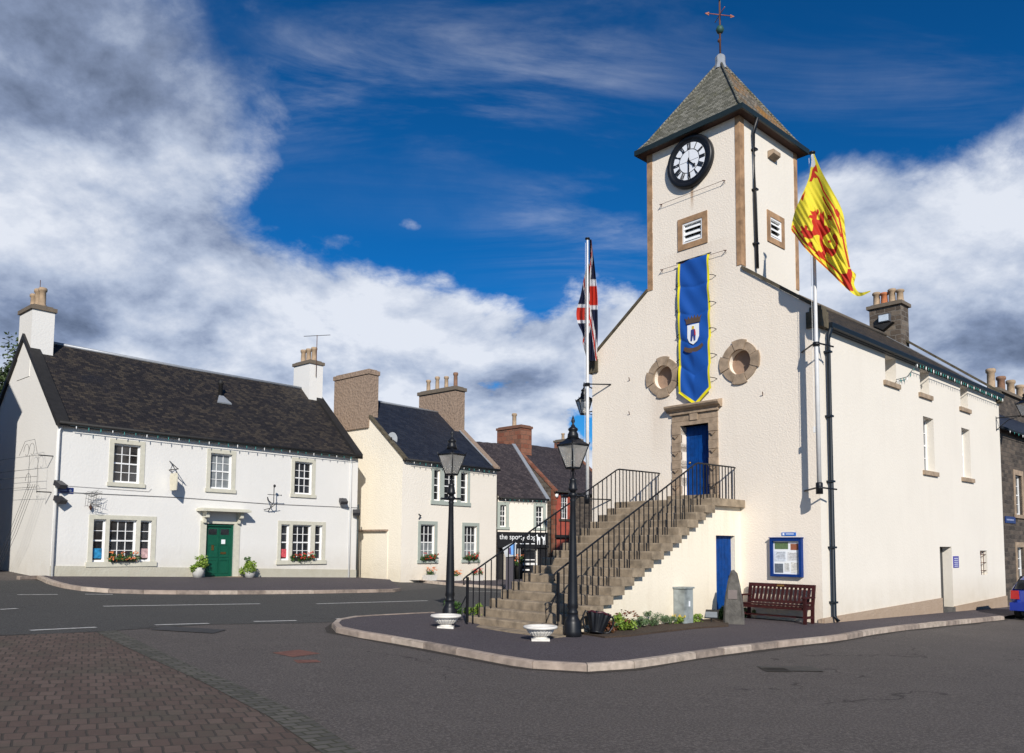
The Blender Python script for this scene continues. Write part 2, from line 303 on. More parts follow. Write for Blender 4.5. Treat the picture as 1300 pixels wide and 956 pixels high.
# ------------------------------------------------------------------ mesh builder
class MB:
    def __init__(s): s.v = []; s.f = []; s.m = []; s.cur = 0; s.sm = []; s.smooth = False
    def face(s, pts, out=None):
        pts = [Vector(p) for p in pts]
        if out is not None:
            n = Vector((0, 0, 0))
            for i in range(len(pts)): n += pts[i].cross(pts[(i + 1) % len(pts)])
            if n.dot(Vector(out)) < 0: pts.reverse()
        b = len(s.v); s.v += pts; s.f.append(tuple(range(b, b + len(pts)))); s.m.append(s.cur); s.sm.append(s.smooth)
    def grid(s, fn, nu, nv, closed=False):
        b = len(s.v)
        for j in range(nv + 1):
            for i in range(nu + 1): s.v.append(Vector(fn(i / nu, j / nv)))
        for j in range(nv):
            for i in range(nu):
                a = b + j * (nu + 1) + i; s.f.append((a, a + 1, a + nu + 2, a + nu + 1)); s.m.append(s.cur); s.sm.append(s.smooth)
    def box(s, x0, x1, y0, y1, z0, z1, M=None, bev=0):
        if x0 > x1: x0, x1 = x1, x0
        if y0 > y1: y0, y1 = y1, y0
        P = [Vector((x, y, z)) for z in (z0, z1) for y in (y0, y1) for x in (x0, x1)]
        if M: P = [M @ p for p in P]
        b = len(s.v); s.v += P
        for q in ((0, 2, 3, 1), (4, 5, 7, 6), (0, 1, 5, 4), (2, 6, 7, 3), (0, 4, 6, 2), (1, 3, 7, 5)):
            s.f.append(tuple(b + i for i in q)); s.m.append(s.cur); s.sm.append(False)
    def prism(s, pts, vec):                                  # planar polygon swept along vec
        pts = [Vector(p) for p in pts]; vec = Vector(vec); n = Vector((0, 0, 0))
        for i in range(len(pts)): n += pts[i].cross(pts[(i + 1) % len(pts)])
        if n.dot(vec) > 0: pts.reverse()
        top = [p + vec for p in pts]; b = len(s.v); k = len(pts); s.v += pts + top
        s.f.append(tuple(range(b, b + k))); s.f.append(tuple(reversed(range(b + k, b + 2 * k)))); s.m += [s.cur] * 2; s.sm += [False] * 2
        for i in range(k):
            j = (i + 1) % k; s.f.append((b + j, b + i, b + k + i, b + k + j)); s.m.append(s.cur); s.sm.append(False)
    def tube(s, pts, r, n=8, caps=True):
        pts = [Vector(p) for p in pts]; rs = r if isinstance(r, (list, tuple)) else [r] * len(pts); rings = []
        for i, p in enumerate(pts):
            d = (pts[min(i + 1, len(pts) - 1)] - pts[max(i - 1, 0)]).normalized()
            a = d.cross(Vector((0, 0, 1)))
            if a.length < .05: a = d.cross(Vector((0, 1, 0)))
            a.normalize(); c = d.cross(a); b = len(s.v); rings.append(b)
            for k in range(n): t = 2 * math.pi * k / n; s.v.append(p + a * (math.cos(t) * rs[i]) + c * (math.sin(t) * rs[i]))
        for i in range(len(pts) - 1):
            for k in range(n):
                k2 = (k + 1) % n; s.f.append((rings[i] + k, rings[i] + k2, rings[i + 1] + k2, rings[i + 1] + k)); s.m.append(s.cur); s.sm.append(n > 5)
        if caps:
            s.f.append(tuple(reversed(range(rings[0], rings[0] + n)))); s.f.append(tuple(range(rings[-1], rings[-1] + n))); s.m += [s.cur] * 2; s.sm += [False] * 2
    def lathe(s, prof, c=(0, 0, 0), n=20, rot=0, M=None, smooth=True):
        c = Vector(c); b = len(s.v)
        for (r, z) in prof:
            for k in range(n):
                t = rot + 2 * math.pi * k / n; p = c + Vector((r * math.cos(t), r * math.sin(t), z)); s.v.append(M @ p if M else p)
        for i in range(len(prof) - 1):
            for k in range(n):
                k2 = (k + 1) % n; s.f.append((b + i * n + k, b + i * n + k2, b + (i + 1) * n + k2, b + (i + 1) * n + k)); s.m.append(s.cur); s.sm.append(smooth)
        s.f.append(tuple(reversed(range(b, b + n)))); e_ = b + (len(prof) - 1) * n; s.f.append(tuple(range(e_, e_ + n))); s.m += [s.cur] * 2; s.sm += [False] * 2
    def build(s, name, mat, parent=None, loc=None, M=None, colors=None):
        me = bpy.data.meshes.new(name); me.from_pydata([tuple(p) for p in s.v], [], s.f)
        for m_ in (mat if isinstance(mat, (list, tuple)) else [mat]): me.materials.append(m_)
        me.polygons.foreach_set('material_index', s.m); me.polygons.foreach_set('use_smooth', s.sm)
        uv = me.uv_layers.new(name='UVMap'); d = np.zeros(len(me.loops) * 2); V_ = [Vector(v) for v in s.v]
        for p in me.polygons:
            n = p.normal; t = Vector((-n.y, n.x, 0))
            if abs(n.z) > .985 or t.length < 1e-4: t = Vector((1, 0, 0))
            t.normalize(); bt = n.cross(t)
            for li in p.loop_indices:
                co = V_[me.loops[li].vertex_index]; d[2 * li] = co.dot(t); d[2 * li + 1] = co.dot(bt)
        uv.data.foreach_set('uv', d)
        if colors is not None:
            ca = me.color_attributes.new(name='Col', type='FLOAT_COLOR', domain='POINT'); ca.data.foreach_set('color', np.array(colors, dtype=float).ravel())
        me.validate(); me.update()
        o = bpy.data.objects.new(name, me); COL.objects.link(o)
        if parent is not None: o.parent = parent
        if loc is not None: o.location = loc
        if M is not None: o.matrix_world = M
        return o
def tag(o, label=None, cat=None, group=None, kind=None):
    if label: o['label'] = label
    if cat: o['category'] = cat
    if group: o['group'] = group
    if kind: o['kind'] = kind
    return o
def thing(name, label, cat, M=None, group=None):
    o = bpy.data.objects.new(name, None); o.empty_display_size = .3; COL.objects.link(o)
    if M is not None: o.matrix_world = M
    return tag(o, label, cat, group)
def kids(o): return [c for c in bpy.data.objects if c.parent == o]
def copy_tree(o, parent=None):
    c = o.copy(); COL.objects.link(c)
    if parent is not None: c.parent = parent
    for ch in kids(o): copy_tree(ch, c)
    return c
def local(x, y=0, z=0, M=TH): return M @ Vector((x, y, z))

# a face of a building: P(s, z, h) with h outward
def face_fn(o, d, n):
    o = Vector(o); d = Vector(d); n = Vector(n)
    return lambda s, z, h=0: o + d * s + Vector((0, 0, z)) + n * h
def wall_faces(mb, P, xs, bottom, top, openings, depth=.2):
    """outer skin of a wall with reveals; openings are (s0, s1, z0, z1[, depth[, 'round']])"""
    nrm_ = P(0, 0, 1) - P(0, 0, 0)
    X_ = sorted(set([round(x, 4) for x in xs] + [round(v, 4) for o in openings for v in o[:2]]))
    for a, b in zip(X_[:-1], X_[1:]):
        m = (a + b) / 2; z0 = bottom(m) if callable(bottom) else bottom; cuts = sorted([o for o in openings if o[0] < m < o[1]], key=lambda o: o[2])
        ea = a + (b - a) * .001; eb = b - (b - a) * .001
        for o in cuts:
            mb.face([P(a, z0), P(b, z0), P(b, o[2]), P(a, o[2])], nrm_); z0 = o[3]
        mb.face([P(a, z0), P(b, z0), P(b, top(eb)), P(a, top(ea))], nrm_)
    for o in openings:
        s0, s1, z0, z1 = o[:4]; dp = o[4] if len(o) > 4 else depth
        if len(o) > 5:
            cx, cz, r = (s0 + s1) / 2, (z0 + z1) / 2, (s1 - s0) / 2 * .93; n = 32
            sq = lambda t: (cx + (s1 - s0) / 2 * max(-1, min(1, math.cos(t) * 1.42)), cz + (z1 - z0) / 2 * max(-1, min(1, math.sin(t) * 1.42)))
            for k in range(n):
                t0, t1 = 2 * math.pi * k / n, 2 * math.pi * (k + 1) / n
                c0 = (cx + r * math.cos(t0), cz + r * math.sin(t0)); c1 = (cx + r * math.cos(t1), cz + r * math.sin(t1))
                mb.face([P(*sq(t0)), P(*sq(t1)), P(*c1), P(*c0)], nrm_)
                mid = P(cx, cz) - P((c0[0] + c1[0]) / 2, (c0[1] + c1[1]) / 2)
                mb.face([P(*c0), P(*c1), P(*c1, -dp), P(*c0, -dp)], mid)
            mb.face([P(cx + r * math.cos(2 * math.pi * k / n), cz + r * math.sin(2 * math.pi * k / n), -dp) for k in range(n)], nrm_)
            continue
        u = P(1, 0) - P(0, 0); w = Vector((0, 0, 1))
        mb.face([P(s0, z0), P(s0, z1), P(s0, z1, -dp), P(s0, z0, -dp)], u)
        mb.face([P(s1, z0), P(s1, z1), P(s1, z1, -dp), P(s1, z0, -dp)], -u)
        mb.face([P(s0, z1), P(s1, z1), P(s1, z1, -dp), P(s0, z1, -dp)], -w)
        mb.face([P(s0, z0), P(s1, z0), P(s1, z0, -dp), P(s0, z0, -dp)], w)
def pbox(mb, P, s0, s1, z0, z1, h0, h1):                    # box in the frame of a wall face
    a = P(s0, z0, h0); b = [P(s1, z0, h0), P(s1, z0, h1), P(s0, z0, h1)]
    mb.prism([a, b[0], b[1], b[2]], (0, 0, z1 - z0))
def rect_px(P_inv, x0, y0, x1, y1):
    a = P_inv(x0, y0); b = P_inv(x1, y1); return min(a[0], b[0]), max(a[0], b[0]), min(a[1], b[1]), max(a[1], b[1])
def sash_window(P, parent, s0, s1, z0, z1, depth=.13, cols=3, rows=4, margin=None, mw=.16, sill=True, sill_mat=None, glass=None, sw=.12, label=None, sill_d=.07, low_glass=None):
    f = MB(); fw = .055; h = -depth
    for a, b, c, d in ((s0, s0 + fw, z0, z1), (s1 - fw, s1, z0, z1), (s0 + fw, s1 - fw, z1 - fw, z1), (s0 + fw, s1 - fw, z0, z0 + fw * 1.2)): pbox(f, P, a, b, c, d, h - .03, h + .03)
    zm = (z0 + z1) / 2; pbox(f, P, s0 + fw, s1 - fw, zm - .025, zm + .025, h - .02, h + .024)
    iw = (s1 - s0 - 2 * fw)
    for k in range(1, cols): x = s0 + fw + iw * k / cols; pbox(f, P, x - .012, x + .012, z0 + fw, z1 - fw, h - .012, h + .018)
    for k in range(1, rows):
        if k * 2 == rows: continue
        z = z0 + fw + (z1 - z0 - 2 * fw) * k / rows; pbox(f, P, s0 + fw, s1 - fw, z - .011, z + .011, h - .010, h + .016)
    w = f.build('window', white_paint, parent)
    if label: w['label'] = label
    g = MB(); g.face([P(s0 + .02, z0 + .02, h - .008), P(s1 - .02, z0 + .02, h - .008), P(s1 - .02, z1 - .02, h - .008), P(s0 + .02, z1 - .02, h - .008)], P(0, 0, 1) - P(0, 0, 0))
    g.build('pane', glass or glass_dark, w)
    if low_glass:
        g = MB(); g.face([P(s0 + .03, z0 + .03, h - .004), P(s1 - .03, z0 + .03, h - .004), P(s1 - .03, zm, h - .004), P(s0 + .03, zm, h - .004)], P(0, 0, 1) - P(0, 0, 0)); g.build('pane', low_glass, w)
    if margin:
        m = MB()
        for a, b, c, d in ((s0 - mw, s0, z0, z1 + mw), (s1, s1 + mw, z0, z1 + mw), (s0, s1, z1, z1 + mw)): pbox(m, P, a, b, c, d, -.02, .022)
        m.build('surround', margin, w)
    if sill:
        m = MB(); pbox(m, P, s0 - sw, s1 + sw, z0 - .14, z0 - .002, -depth + .02, sill_d); m.build('sill', sill_mat or margin or sandstone, w)
    return w
def chimney(parent, x0, x1, y0, y1, z0, z1, mat, pots, cap=mortar_cap, potmat=clay, cap_o=.06, cap_h=.14, pot_h=.7, pot_r=.12, pots_along='y', name='chimney'):
    c = MB(); c.box(x0, x1, y0, y1, z0, z1 - cap_h); o = c.build(name, mat, parent)
    k = MB(); k.box(x0 - cap_o, x1 + cap_o, y0 - cap_o, y1 + cap_o, z1 - cap_h, z1)
    k.prism([(x0 - cap_o + .08, y0 - cap_o + .08, z1), (x1 + cap_o - .08, y0 - cap_o + .08, z1), (x1 - .1, y0 + .1, z1 + .07), (x0 + .1, y0 + .1, z1 + .07)][:0] or [(x0 + .05, y0 + .05, z1), (x1 - .05, y0 + .05, z1), (x1 - .05, y1 - .05, z1), (x0 + .05, y1 - .05, z1)], (0, 0, .06)); k.build('cap', cap, o)
    for i in range(pots):
        t = (i + .5) / pots; px_ = (x0 + x1) / 2 if pots_along == 'y' else x0 + (x1 - x0) * t; py_ = y0 + (y1 - y0) * t if pots_along == 'y' else (y0 + y1) / 2
        hh = pot_h * random.uniform(.9, 1.1); q = MB(); r = pot_r
        q.lathe([(r * 1.1, z1), (r * 1.1, z1 + .1), (r * .92, z1 + .14), (r * .85, z1 + hh * .8), (r * 1.12, z1 + hh * .84), (r * 1.15, z1 + hh * .95), (r * .95, z1 + hh), (r * .7, z1 + hh), (r * .7, z1 + hh - .1)], (px_, py_, 0), 14)
        q.build('chimney_pot', potmat[i % len(potmat)] if isinstance(potmat, list) else potmat, o)
    return o
def leaf_cloud(mb, c, rad, n, size, flat=.0, seed=None):
    """many small bent leaf faces through an uneven volume"""
    c = Vector(c); lobes = [(Vector((random.gauss(0, .42) * rad[0], random.gauss(0, .42) * rad[1], random.gauss(0, .40) * rad[2])), random.uniform(.35, .6)) for _ in range(6)]
    for _ in range(n):
        lc, lr = random.choice(lobes); d = Vector((random.gauss(0, 1), random.gauss(0, 1), random.gauss(0, 1))).normalized() * (random.random() ** .4 * lr)
        p = c + lc + Vector((d.x * rad[0], d.y * rad[1], d.z * rad[2])); a = Vector((random.gauss(0, 1), random.gauss(0, 1), random.gauss(0, .6) + flat)).normalized(); b = a.cross(Vector((random.gauss(0, 1), random.gauss(0, 1), random.gauss(0, 1)))).normalized()
        s_ = size * random.uniform(.6, 1.3); mid = p + a.cross(b) * s_ * .15
        mb.face([p - a * s_, mid - b * s_ * .45, p + a * s_, mid + b * s_ * .45])
def text_mesh(name, txt, size, mat, parent, M, depth=.006, width=None):
    cu = bpy.data.curves.new(name, 'FONT'); cu.body = txt; cu.size = size; cu.extrude = depth; cu.align_x = 'LEFT'
    t = bpy.data.objects.new(name, cu); COL.objects.link(t); dg = bpy.context.evaluated_depsgraph_get(); me = bpy.data.meshes.new_from_object(t.evaluated_get(dg)); bpy.data.objects.remove(t)
    me.materials.clear(); me.materials.append(mat)
    if width:
        xs = [v.co.x for v in me.vertices]; k = width / (max(xs) - min(xs)); x0 = min(xs)
        for v in me.vertices: v.co.x = (v.co.x - x0) * k
    o = bpy.data.objects.new(name, me); COL.objects.link(o); o.parent = parent; o.matrix_local = M; return o
def basis(o, x, y, z):
    return Matrix(((x[0], y[0], z[0], o[0]), (x[1], y[1], z[1], o[1]), (x[2], y[2], z[2], o[2]), (0, 0, 0, 1)))

# ------------------------------------------------------------------ ground, roads, pavements
asph_square = asphalt('asphalt_square', (.100, .087, .079), patch=.55)
asph_road = asphalt('asphalt_road', (.070, .068, .064), patch=.2)
asph_pave = asphalt('asphalt_pavement', (.082, .070, .076), patch=.35, crack=False)
asph_lane = asphalt('asphalt_lane', (.09, .083, .078))
paver = bricky('red_pavers', [(.082, .058, .046), (.108, .074, .059), (.14, .100, .080)], .16, .25, (.062, .050, .040), .012, rot=math.radians(-28), bmp=.012, warp=.06, patch=[((.085, .075, .055), .8, .50), ((.17, .14, .11), 6, .66), ((.050, .042, .036), 2.2, .58)])
setts = bricky('grey_setts', [(.065, .062, .052), (.090, .084, .072), (.125, .115, .098)], .22, .13, (.055, .055, .035), .014, rot=math.radians(-40), bmp=.02)
line_paint = simple('worn_line_paint', (.50, .49, .46), .7, var=.35, scale=14)
red_patch = simple('red_tarmac_patch', (.16, .065, .045), .9, var=.3, scale=12)
iron_cover = simple('iron_cover', (.03, .028, .026), .6)
def clip(poly, ax, v, less):
    r = []
    for i in range(len(poly)):
        a, b = poly[i], poly[(i + 1) % len(poly)]; ia = (a[ax] < v) == less; ib = (b[ax] < v) == less
        if ia: r.append(a)
        if ia != ib: t = (v - a[ax]) / (b[ax] - a[ax]); r.append((a[0] + (b[0] - a[0]) * t, a[1] + (b[1] - a[1]) * t))
    return r
def cells(poly):
    X_, Y_ = (-5000,) + GX + (5000,), (-5000,) + GY + (5000,)
    for i in range(len(X_) - 1):
        a = clip(clip(poly, 0, X_[i], False), 0, X_[i + 1], True) if True else poly
        if len(a) < 3: continue
        for j in range(len(Y_) - 1):
            b = clip(a, 1, Y_[j], False)
            if len(b) < 3: continue
            b = clip(b, 1, Y_[j + 1], True)
            if len(b) >= 3: yield b
def resample(line, L):
    pts = [Vector((p[0], p[1])) for p in line]; segs = [(pts[i + 1] - pts[i]).length for i in range(len(pts) - 1)]; tot = sum(segs); n = max(1, int(tot / L)); r = []
    for k in range(n + 1):
        s = tot * k / n
        for i, l in enumerate(segs):
            if s <= l or i == len(segs) - 1: r.append(tuple(pts[i] + (pts[i + 1] - pts[i]) * min(1, s / l))); break
            s -= l
    return r
def sheet(name, poly, mat, h, kind='structure', thick=0):
    from mathutils.geometry import tessellate_polygon
    mb = MB(); poly = [(p[0], p[1]) for p in poly]
    area = sum(poly[i][0] * poly[(i + 1) % len(poly)][1] - poly[(i + 1) % len(poly)][0] * poly[i][1] for i in range(len(poly)))
    if area < 0: poly.reverse()
    for q in cells(poly):
        P3 = [Vector((x, y, G(x, y) + h)) for x, y in q]
        for tri in tessellate_polygon([P3]): mb.face([P3[i] for i in tri], (0, 0, 1))
    if thick:
        for i in range(len(poly)):
            a, b = poly[i], poly[(i + 1) % len(poly)]; za, zb = G(*a) + h, G(*b) + h
            mb.face([(a[0], a[1], za), (b[0], b[1], zb), (b[0], b[1], zb - thick), (a[0], a[1], za - thick)], (b[1] - a[1], a[0] - b[0], 0))
    return tag(mb.build(name, mat), kind=kind)
sheet('ground', [(-900, -900), (900, -900), (900, 1500), (-900, 1500)], asph_square, 0)
gp = lambda px, py, h=0: tuple(on_ground(px, py, h)[:2])
def smooth_poly(pts, n=4):                                   # Catmull-Rom through the points
    r = []
    for i in range(len(pts) - 1):
        p0, p1, p2, p3 = pts[max(i - 1, 0)], pts[i], pts[i + 1], pts[min(i + 2, len(pts) - 1)]
        for k in range(n):
            t = k / n; r.append(tuple(.5 * (2 * p1[a] + (p2[a] - p0[a]) * t + (2 * p0[a] - 5 * p1[a] + 4 * p2[a] - p3[a]) * t * t + (3 * p1[a] - p0[a] - 3 * p2[a] + p3[a]) * t ** 3) for a in (0, 1)))
    r.append(pts[-1]); return r
th2 = lambda u, w: tuple((TH @ Vector((u, w, 0)))[:2])
lh2 = lambda u, v: tuple((LH @ Vector((u, v, 0)))[:2])
mh2 = lambda u, v: tuple((MH @ Vector((u, v, 0)))[:2])
near = [gp(0, 808), gp(125, 802), gp(266, 793), gp(430, 790), gp(480, 786), gp(550, 781)]
d = Vector(near[-1]) - Vector(near[-3]); d.normalize()
road = [(-60, near[0][1] - 46), (-20, near[0][1] - 11.5)] + near + [th2(8.2, 3.0), th2(9.8, -1), th2(9.8, -60), th2(22, -60), lh2(60, -6), lh2(12.6, -.5), lh2(-1, -.5), lh2(-10, -.5), lh2(-60, -2)]
sheet('main_road', road, asph_road, .006)
# kerb runs (road side line, in the order walked)
isl = [gp(548, 782.5), gp(500, 784.8), gp(462, 787.2), gp(440, 789), gp(428, 792), gp(422, 796), gp(424, 801), gp(433, 806), gp(464, 811), gp(494, 816), gp(536, 823.5), gp(577, 831.5), gp(632, 842), gp(690, 850.5), gp(762, 853), gp(823, 846.5), gp(875, 838), gp(922, 831), gp(1000, 821), gp(1071, 813), gp(1143, 801), gp(1275, 787)]
isl_s = smooth_poly(isl[3:], 3)
isl_line = resample(isl[:3] + isl_s, .9)
isl_poly = isl_line + [th2(-.9, -19), th2(-.5, -40), th2(9.0, -40), th2(9.2, 0), th2(7.0, 5.5)]
sheet('pavement', isl_poly, asph_pave, .11)
lk = smooth_poly([lh2(-.9, -.1), gp(46, 735), gp(60, 741.5), gp(85, 748), gp(120, 752), gp(180, 754.5), gp(330, 754.8), gp(500, 752), gp(509, 750.5)], 3)
lk = resample(lk, .9)
lpoly = lk + [lh2(13.4, -1.2), lh2(12.45, .3), lh2(0, .3)]
sheet('pavement', lpoly, asph_pave, .11)
mk = [gp(508, 736.5), gp(535, 740), gp(570, 743.5), gp(640, 748.5)]
dm = (Vector(mk[3]) - Vector(mk[2])).normalized(); mk.append(tuple(Vector(mk[3]) + dm * 30)); mk = resample(mk, .95)
sheet('pavement', mk + [mh2(40, .4), mh2(0, .4)], asph_pave, .11)
sheet('side_lane', [gp(452, 733), gp(505, 751), gp(560, 746), gp(512, 734.5), mh2(0, 30), lh2(12.5, 30)], asph_lane, .010)
kerb_b = simple('kerb_stone_pale', (.40, .33, .27), .88, var=.3, scale=7, bmp=.012); kerb_c = simple('kerb_stone_dark', (.25, .20, .165), .88, var=.35, scale=6, bmp=.012)
def kerb(line, name='kerb', width=.14):
    mb = MB(); pts = [Vector((p[0], p[1])) for p in line]
    nrm2 = []
    for i in range(len(pts)):
        t = (pts[min(i + 1, len(pts) - 1)] - pts[max(i - 1, 0)]).normalized(); nrm2.append(Vector((-t.y, t.x)))
    for k in range(len(pts) - 1):
        a, b = pts[k], pts[k + 1]; t = (b - a).normalized() * .007; hh = .122 + random.uniform(-.004, .005); j2 = random.uniform(-.005, .003)
        prof = [(-.004, -.05), (-.004, hh - .022), (.018, hh), (width, hh), (width, -.05)]
        mb.cur = random.randrange(3); ring = lambda c, n, s: [(c.x + t.x * s + n.x * (w + j2), c.y + t.y * s + n.y * (w + j2), G(c.x, c.y) + z) for w, z in prof]
        A, B_ = ring(a, nrm2[k], 1), ring(b, nrm2[k + 1], -1); o = nrm2[k]
        for i in range(4): mb.face([A[i], A[i + 1], B_[i + 1], B_[i]], (-o.x, -o.y, .6) if i < 3 else (o.x, o.y, 0))
        mb.face(A, (-t).to_3d()); mb.face(B_, t.to_3d())
    return tag(mb.build(name, [kerb_stone, kerb_b, kerb_c]), kind='structure')
kerb(isl_line); kerb(lk); kerb(mk)
asph_dirt = asphalt('asphalt_gutter', (.050, .043, .037), patch=.5)
def grime(line, w):
    pts = [Vector(a) for a in line]; o = []
    for i in range(len(pts)): t = (pts[min(i + 1, len(pts) - 1)] - pts[max(i - 1, 0)]).normalized(); o.append(pts[i] - Vector((-t.y, t.x)) * w * random.uniform(.5, 1.4))
    sheet('gutter_grime', [tuple(a) for a in pts] + [tuple(a) for a in reversed(o)], asph_dirt, .004)
grime(isl_line, .16); grime(lk, .2)
# marks
def strip(px1, py1, px2, py2, w=.1, name='road_marking', h=.012, mat=line_paint):
    a, b = Vector(gp(px1, py1)), Vector(gp(px2, py2)); t = (b - a).normalized(); o = Vector((-t.y, t.x)) * w / 2
    sheet(name, [tuple(a + o), tuple(b + o), tuple(b - o), tuple(a - o)], mat, h)
for a in ((131, 770.2, 330, 767), (402, 767, 543, 763), (0, 774.3, 22, 773), (38, 801, 122, 797), (197, 794, 265, 792), (322, 789.5, 376, 788.3), (427, 786.2, 480, 784.2), (22, 755.5, 73, 755.2), (108, 754.8, 143, 755.2), (523, 782.3, 545, 781), (595, 751, 640, 752)): strip(*a, w=.11)
pv = [gp(-140, 809), gp(0, 806.5), gp(122, 803), gp(160, 822), gp(205, 843), gp(258, 867), gp(340, 910), gp(450, 985), gp(-200, 1100), gp(-400, 860)]
sheet('brick_paving', pv, paver, .006)
st_ = [gp(122, 803), gp(147, 800.5), gp(190, 821), gp(240, 844), gp(296, 867), gp(390, 910), gp(500, 985), gp(450, 985), gp(340, 910), gp(258, 867), gp(205, 843), gp(160, 822)]
sheet('stone_setts', st_, setts, .010)
sheet('road_patch', [gp(345, 829), gp(380, 825), gp(407, 830), gp(372, 834.5)], red_patch, .005); sheet('road_patch', [gp(372, 838), gp(402, 838), gp(408, 841), gp(378, 842)], red_patch, .005)
sheet('road_patch', [gp(405, 792.8), gp(480, 783.9), gp(520, 782), gp(522, 783.6), gp(484, 785.6)][1:], red_patch, .009)
for (x, y, w, l) in ((240, 800, .35, .6), (1003, 849.5, .28, .45), (985, 851, .2, .2)):
    c = Vector(gp(x, y)); cov = sheet('drain_cover', [tuple(c + Vector(q)) for q in ((-l, -w), (l, -w), (l, w), (-l, w))], iron_cover, .012)

# ------------------------------------------------------------------ the town hall
hall = thing('town_hall', 'cream harled town hall with clock tower, slate roof and long sunlit side wall', 'town hall', TH)
WID, DEP = 7.75, 14.65
T0, T1, TD, TZ = 2.17, 5.42, 3.3, 14.22
Pf = face_fn((0, 0, 0), (1, 0, 0), (0, 1, 0))                # front, s = u
Ps = face_fn((0, 0, 0), (0, -1, 0), (-1, 0, 0))              # sunlit side, s = distance from the corner
Pl = face_fn((WID, 0, 0), (0, -1, 0), (1, 0, 0))
Pb = face_fn((0, -DEP, 0), (1, 0, 0), (0, -1, 0))
RX = WID / 2; RZ = 11.0
def gable(u): return 8.12 + (RZ - 8.12) * (1 - abs(u - RX) / RX)
ftop = lambda u: TZ if T0 < u < T1 else gable(u)
DOOR = (3.27, 4.25, 3.40, 5.48, .32)
OC = [(4.48, 5.26, 6.65, 7.45, .22, 'round'), (1.86, 2.64, 6.68, 7.48, .22, 'round')]
LV = (3.42, 4.12, 10.97, 11.60, .16)
m = MB(); wall_faces(m, Pf, [0, T0, RX, T1, WID], -.9, ftop, [DOOR] + OC + [LV]); m.build('front_wall', roughcast, hall)
UPW = [(4.22, 5.02, 6.84, 7.62, .52), (6.86, 7.62, 6.84, 7.62, .50), (10.48, 11.22, 6.84, 7.62, .50)]
LOW = [(7.02, 7.90, 4.38, 6.12, .30), (10.46, 11.30, 4.38, 6.12, .30)]
SDR = (8.08, 9.14, -.12, 1.98, .34); SWN = (11.92, 12.66, 1.0, 1.86, .26)
m = MB(); wall_faces(m, Ps, [0, DEP], -1.1, lambda s: 7.66, UPW + LOW + [SDR, SWN]); wall_faces(m, Pl, [0, DEP], -.9, lambda s: 7.66, [])
wall_faces(m, Pb, [0, RX, WID], -1.1, lambda u: 7.7 + (RZ - 7.9) * (1 - abs(u - RX) / RX), []); m.build('side_wall', smooth_cream, hall)
# tower
P_tr = face_fn((T0, 0, 0), (0, -1, 0), (-1, 0, 0)); P_tl = face_fn((T1, 0, 0), (0, -1, 0), (1, 0, 0)); P_tb = face_fn((T0, -TD, 0), (1, 0, 0), (0, -1, 0))
SLV = (1.62, 2.28, 11.10, 11.72, .16)
m = MB(); wall_faces(m, P_tr, [0, TD], 9.0, lambda s: TZ, [SLV]); wall_faces(m, P_tl, [0, TD], 9.0, lambda s: TZ, []); wall_faces(m, P_tb, [0, T1 - T0], 9.0, lambda s: TZ, [])
tw = m.build('tower_wall', smooth_cream, hall)
for q in range(3):                                           # quoin strips of the tower
    m = MB()
    for z in range(12):
        z0 = 9.85 + z * .3642; z1 = z0 + .364; jit = random.uniform(0, .015)
        if q == 0: m.box(T0 - .02, T0 + .13, -.22 - jit, .018, z0, z1)
        elif q == 1: m.box(T1 - .17 - jit, T1 + .02, -.2, .018, z0, z1)
        else: m.box(T0 - .02, T0 + .15, -TD - .02, -TD + .16 + jit, z0, z1)
    m.build('quoins', quoin_stone, hall)
def pyramid(mb, x0, x1, y0, y1, z0, cx, cy, z1, flare=.10):
    prof = [(0, 0), (.13, .10), (1, 1)]
    for (ta, za), (tb, zb) in zip(prof[:-1], prof[1:]):
        L = lambda a, t: a + t
        def cor(t, z): return [(x0 + (cx - x0) * t, y0 + (cy - y0) * t, z0 + (z1 - z0) * z), (x1 + (cx - x1) * t, y0 + (cy - y0) * t, z0 + (z1 - z0) * z), (x1 + (cx - x1) * t, y1 + (cy - y1) * t, z0 + (z1 - z0) * z), (x0 + (cx - x0) * t, y1 + (cy - y1) * t, z0 + (z1 - z0) * z)]
        A, B_ = cor(ta, za), cor(tb, zb)
        for i in range(4):
            j = (i + 1) % 4; mid = (Vector(A[i]) + Vector(A[j])) / 2 - Vector((cx, cy, z0)); mid.z = 1; mb.cur = 1 if i in (1, 3) else 0
            if tb < 1: mb.face([A[i], A[j], B_[j], B_[i]], mid)
            else: mb.face([A[i], A[j], B_[i]], mid)
OV = .24; tcx, tcy = (T0 + T1) / 2, -TD / 2
m = MB(); pyramid(m, T0 - OV, T1 + OV, -TD - OV, OV, TZ + .13, tcx, tcy, 17.3); trf = m.build('tower_roof', [slate_tower, lichen], hall)
m = MB(); x0, x1, y0, y1 = T0 - OV, T1 + OV, -TD - OV, OV
for a in ((x0 - .06, x1 + .06, y1, y1 + .06), (x0 - .06, x1 + .06, y0 - .06, y0), (x0 - .06, x0, y0, y1), (x1, x1 + .06, y0, y1)): m.box(*a, TZ + .0, TZ + .16)
m.build('gutter', fascia, trf)
m = MB(); m.box(x0, x1, y0, y1, TZ, TZ + .03); m.build('soffit', soffit, trf)
m = MB(); m.lathe([(.22, 17.02), (.16, 17.25), (.17, 17.42), (.12, 17.5), (.05, 17.55)], (tcx, tcy, 0), 8, smooth=False); m.build('lead_cap', lead, trf)
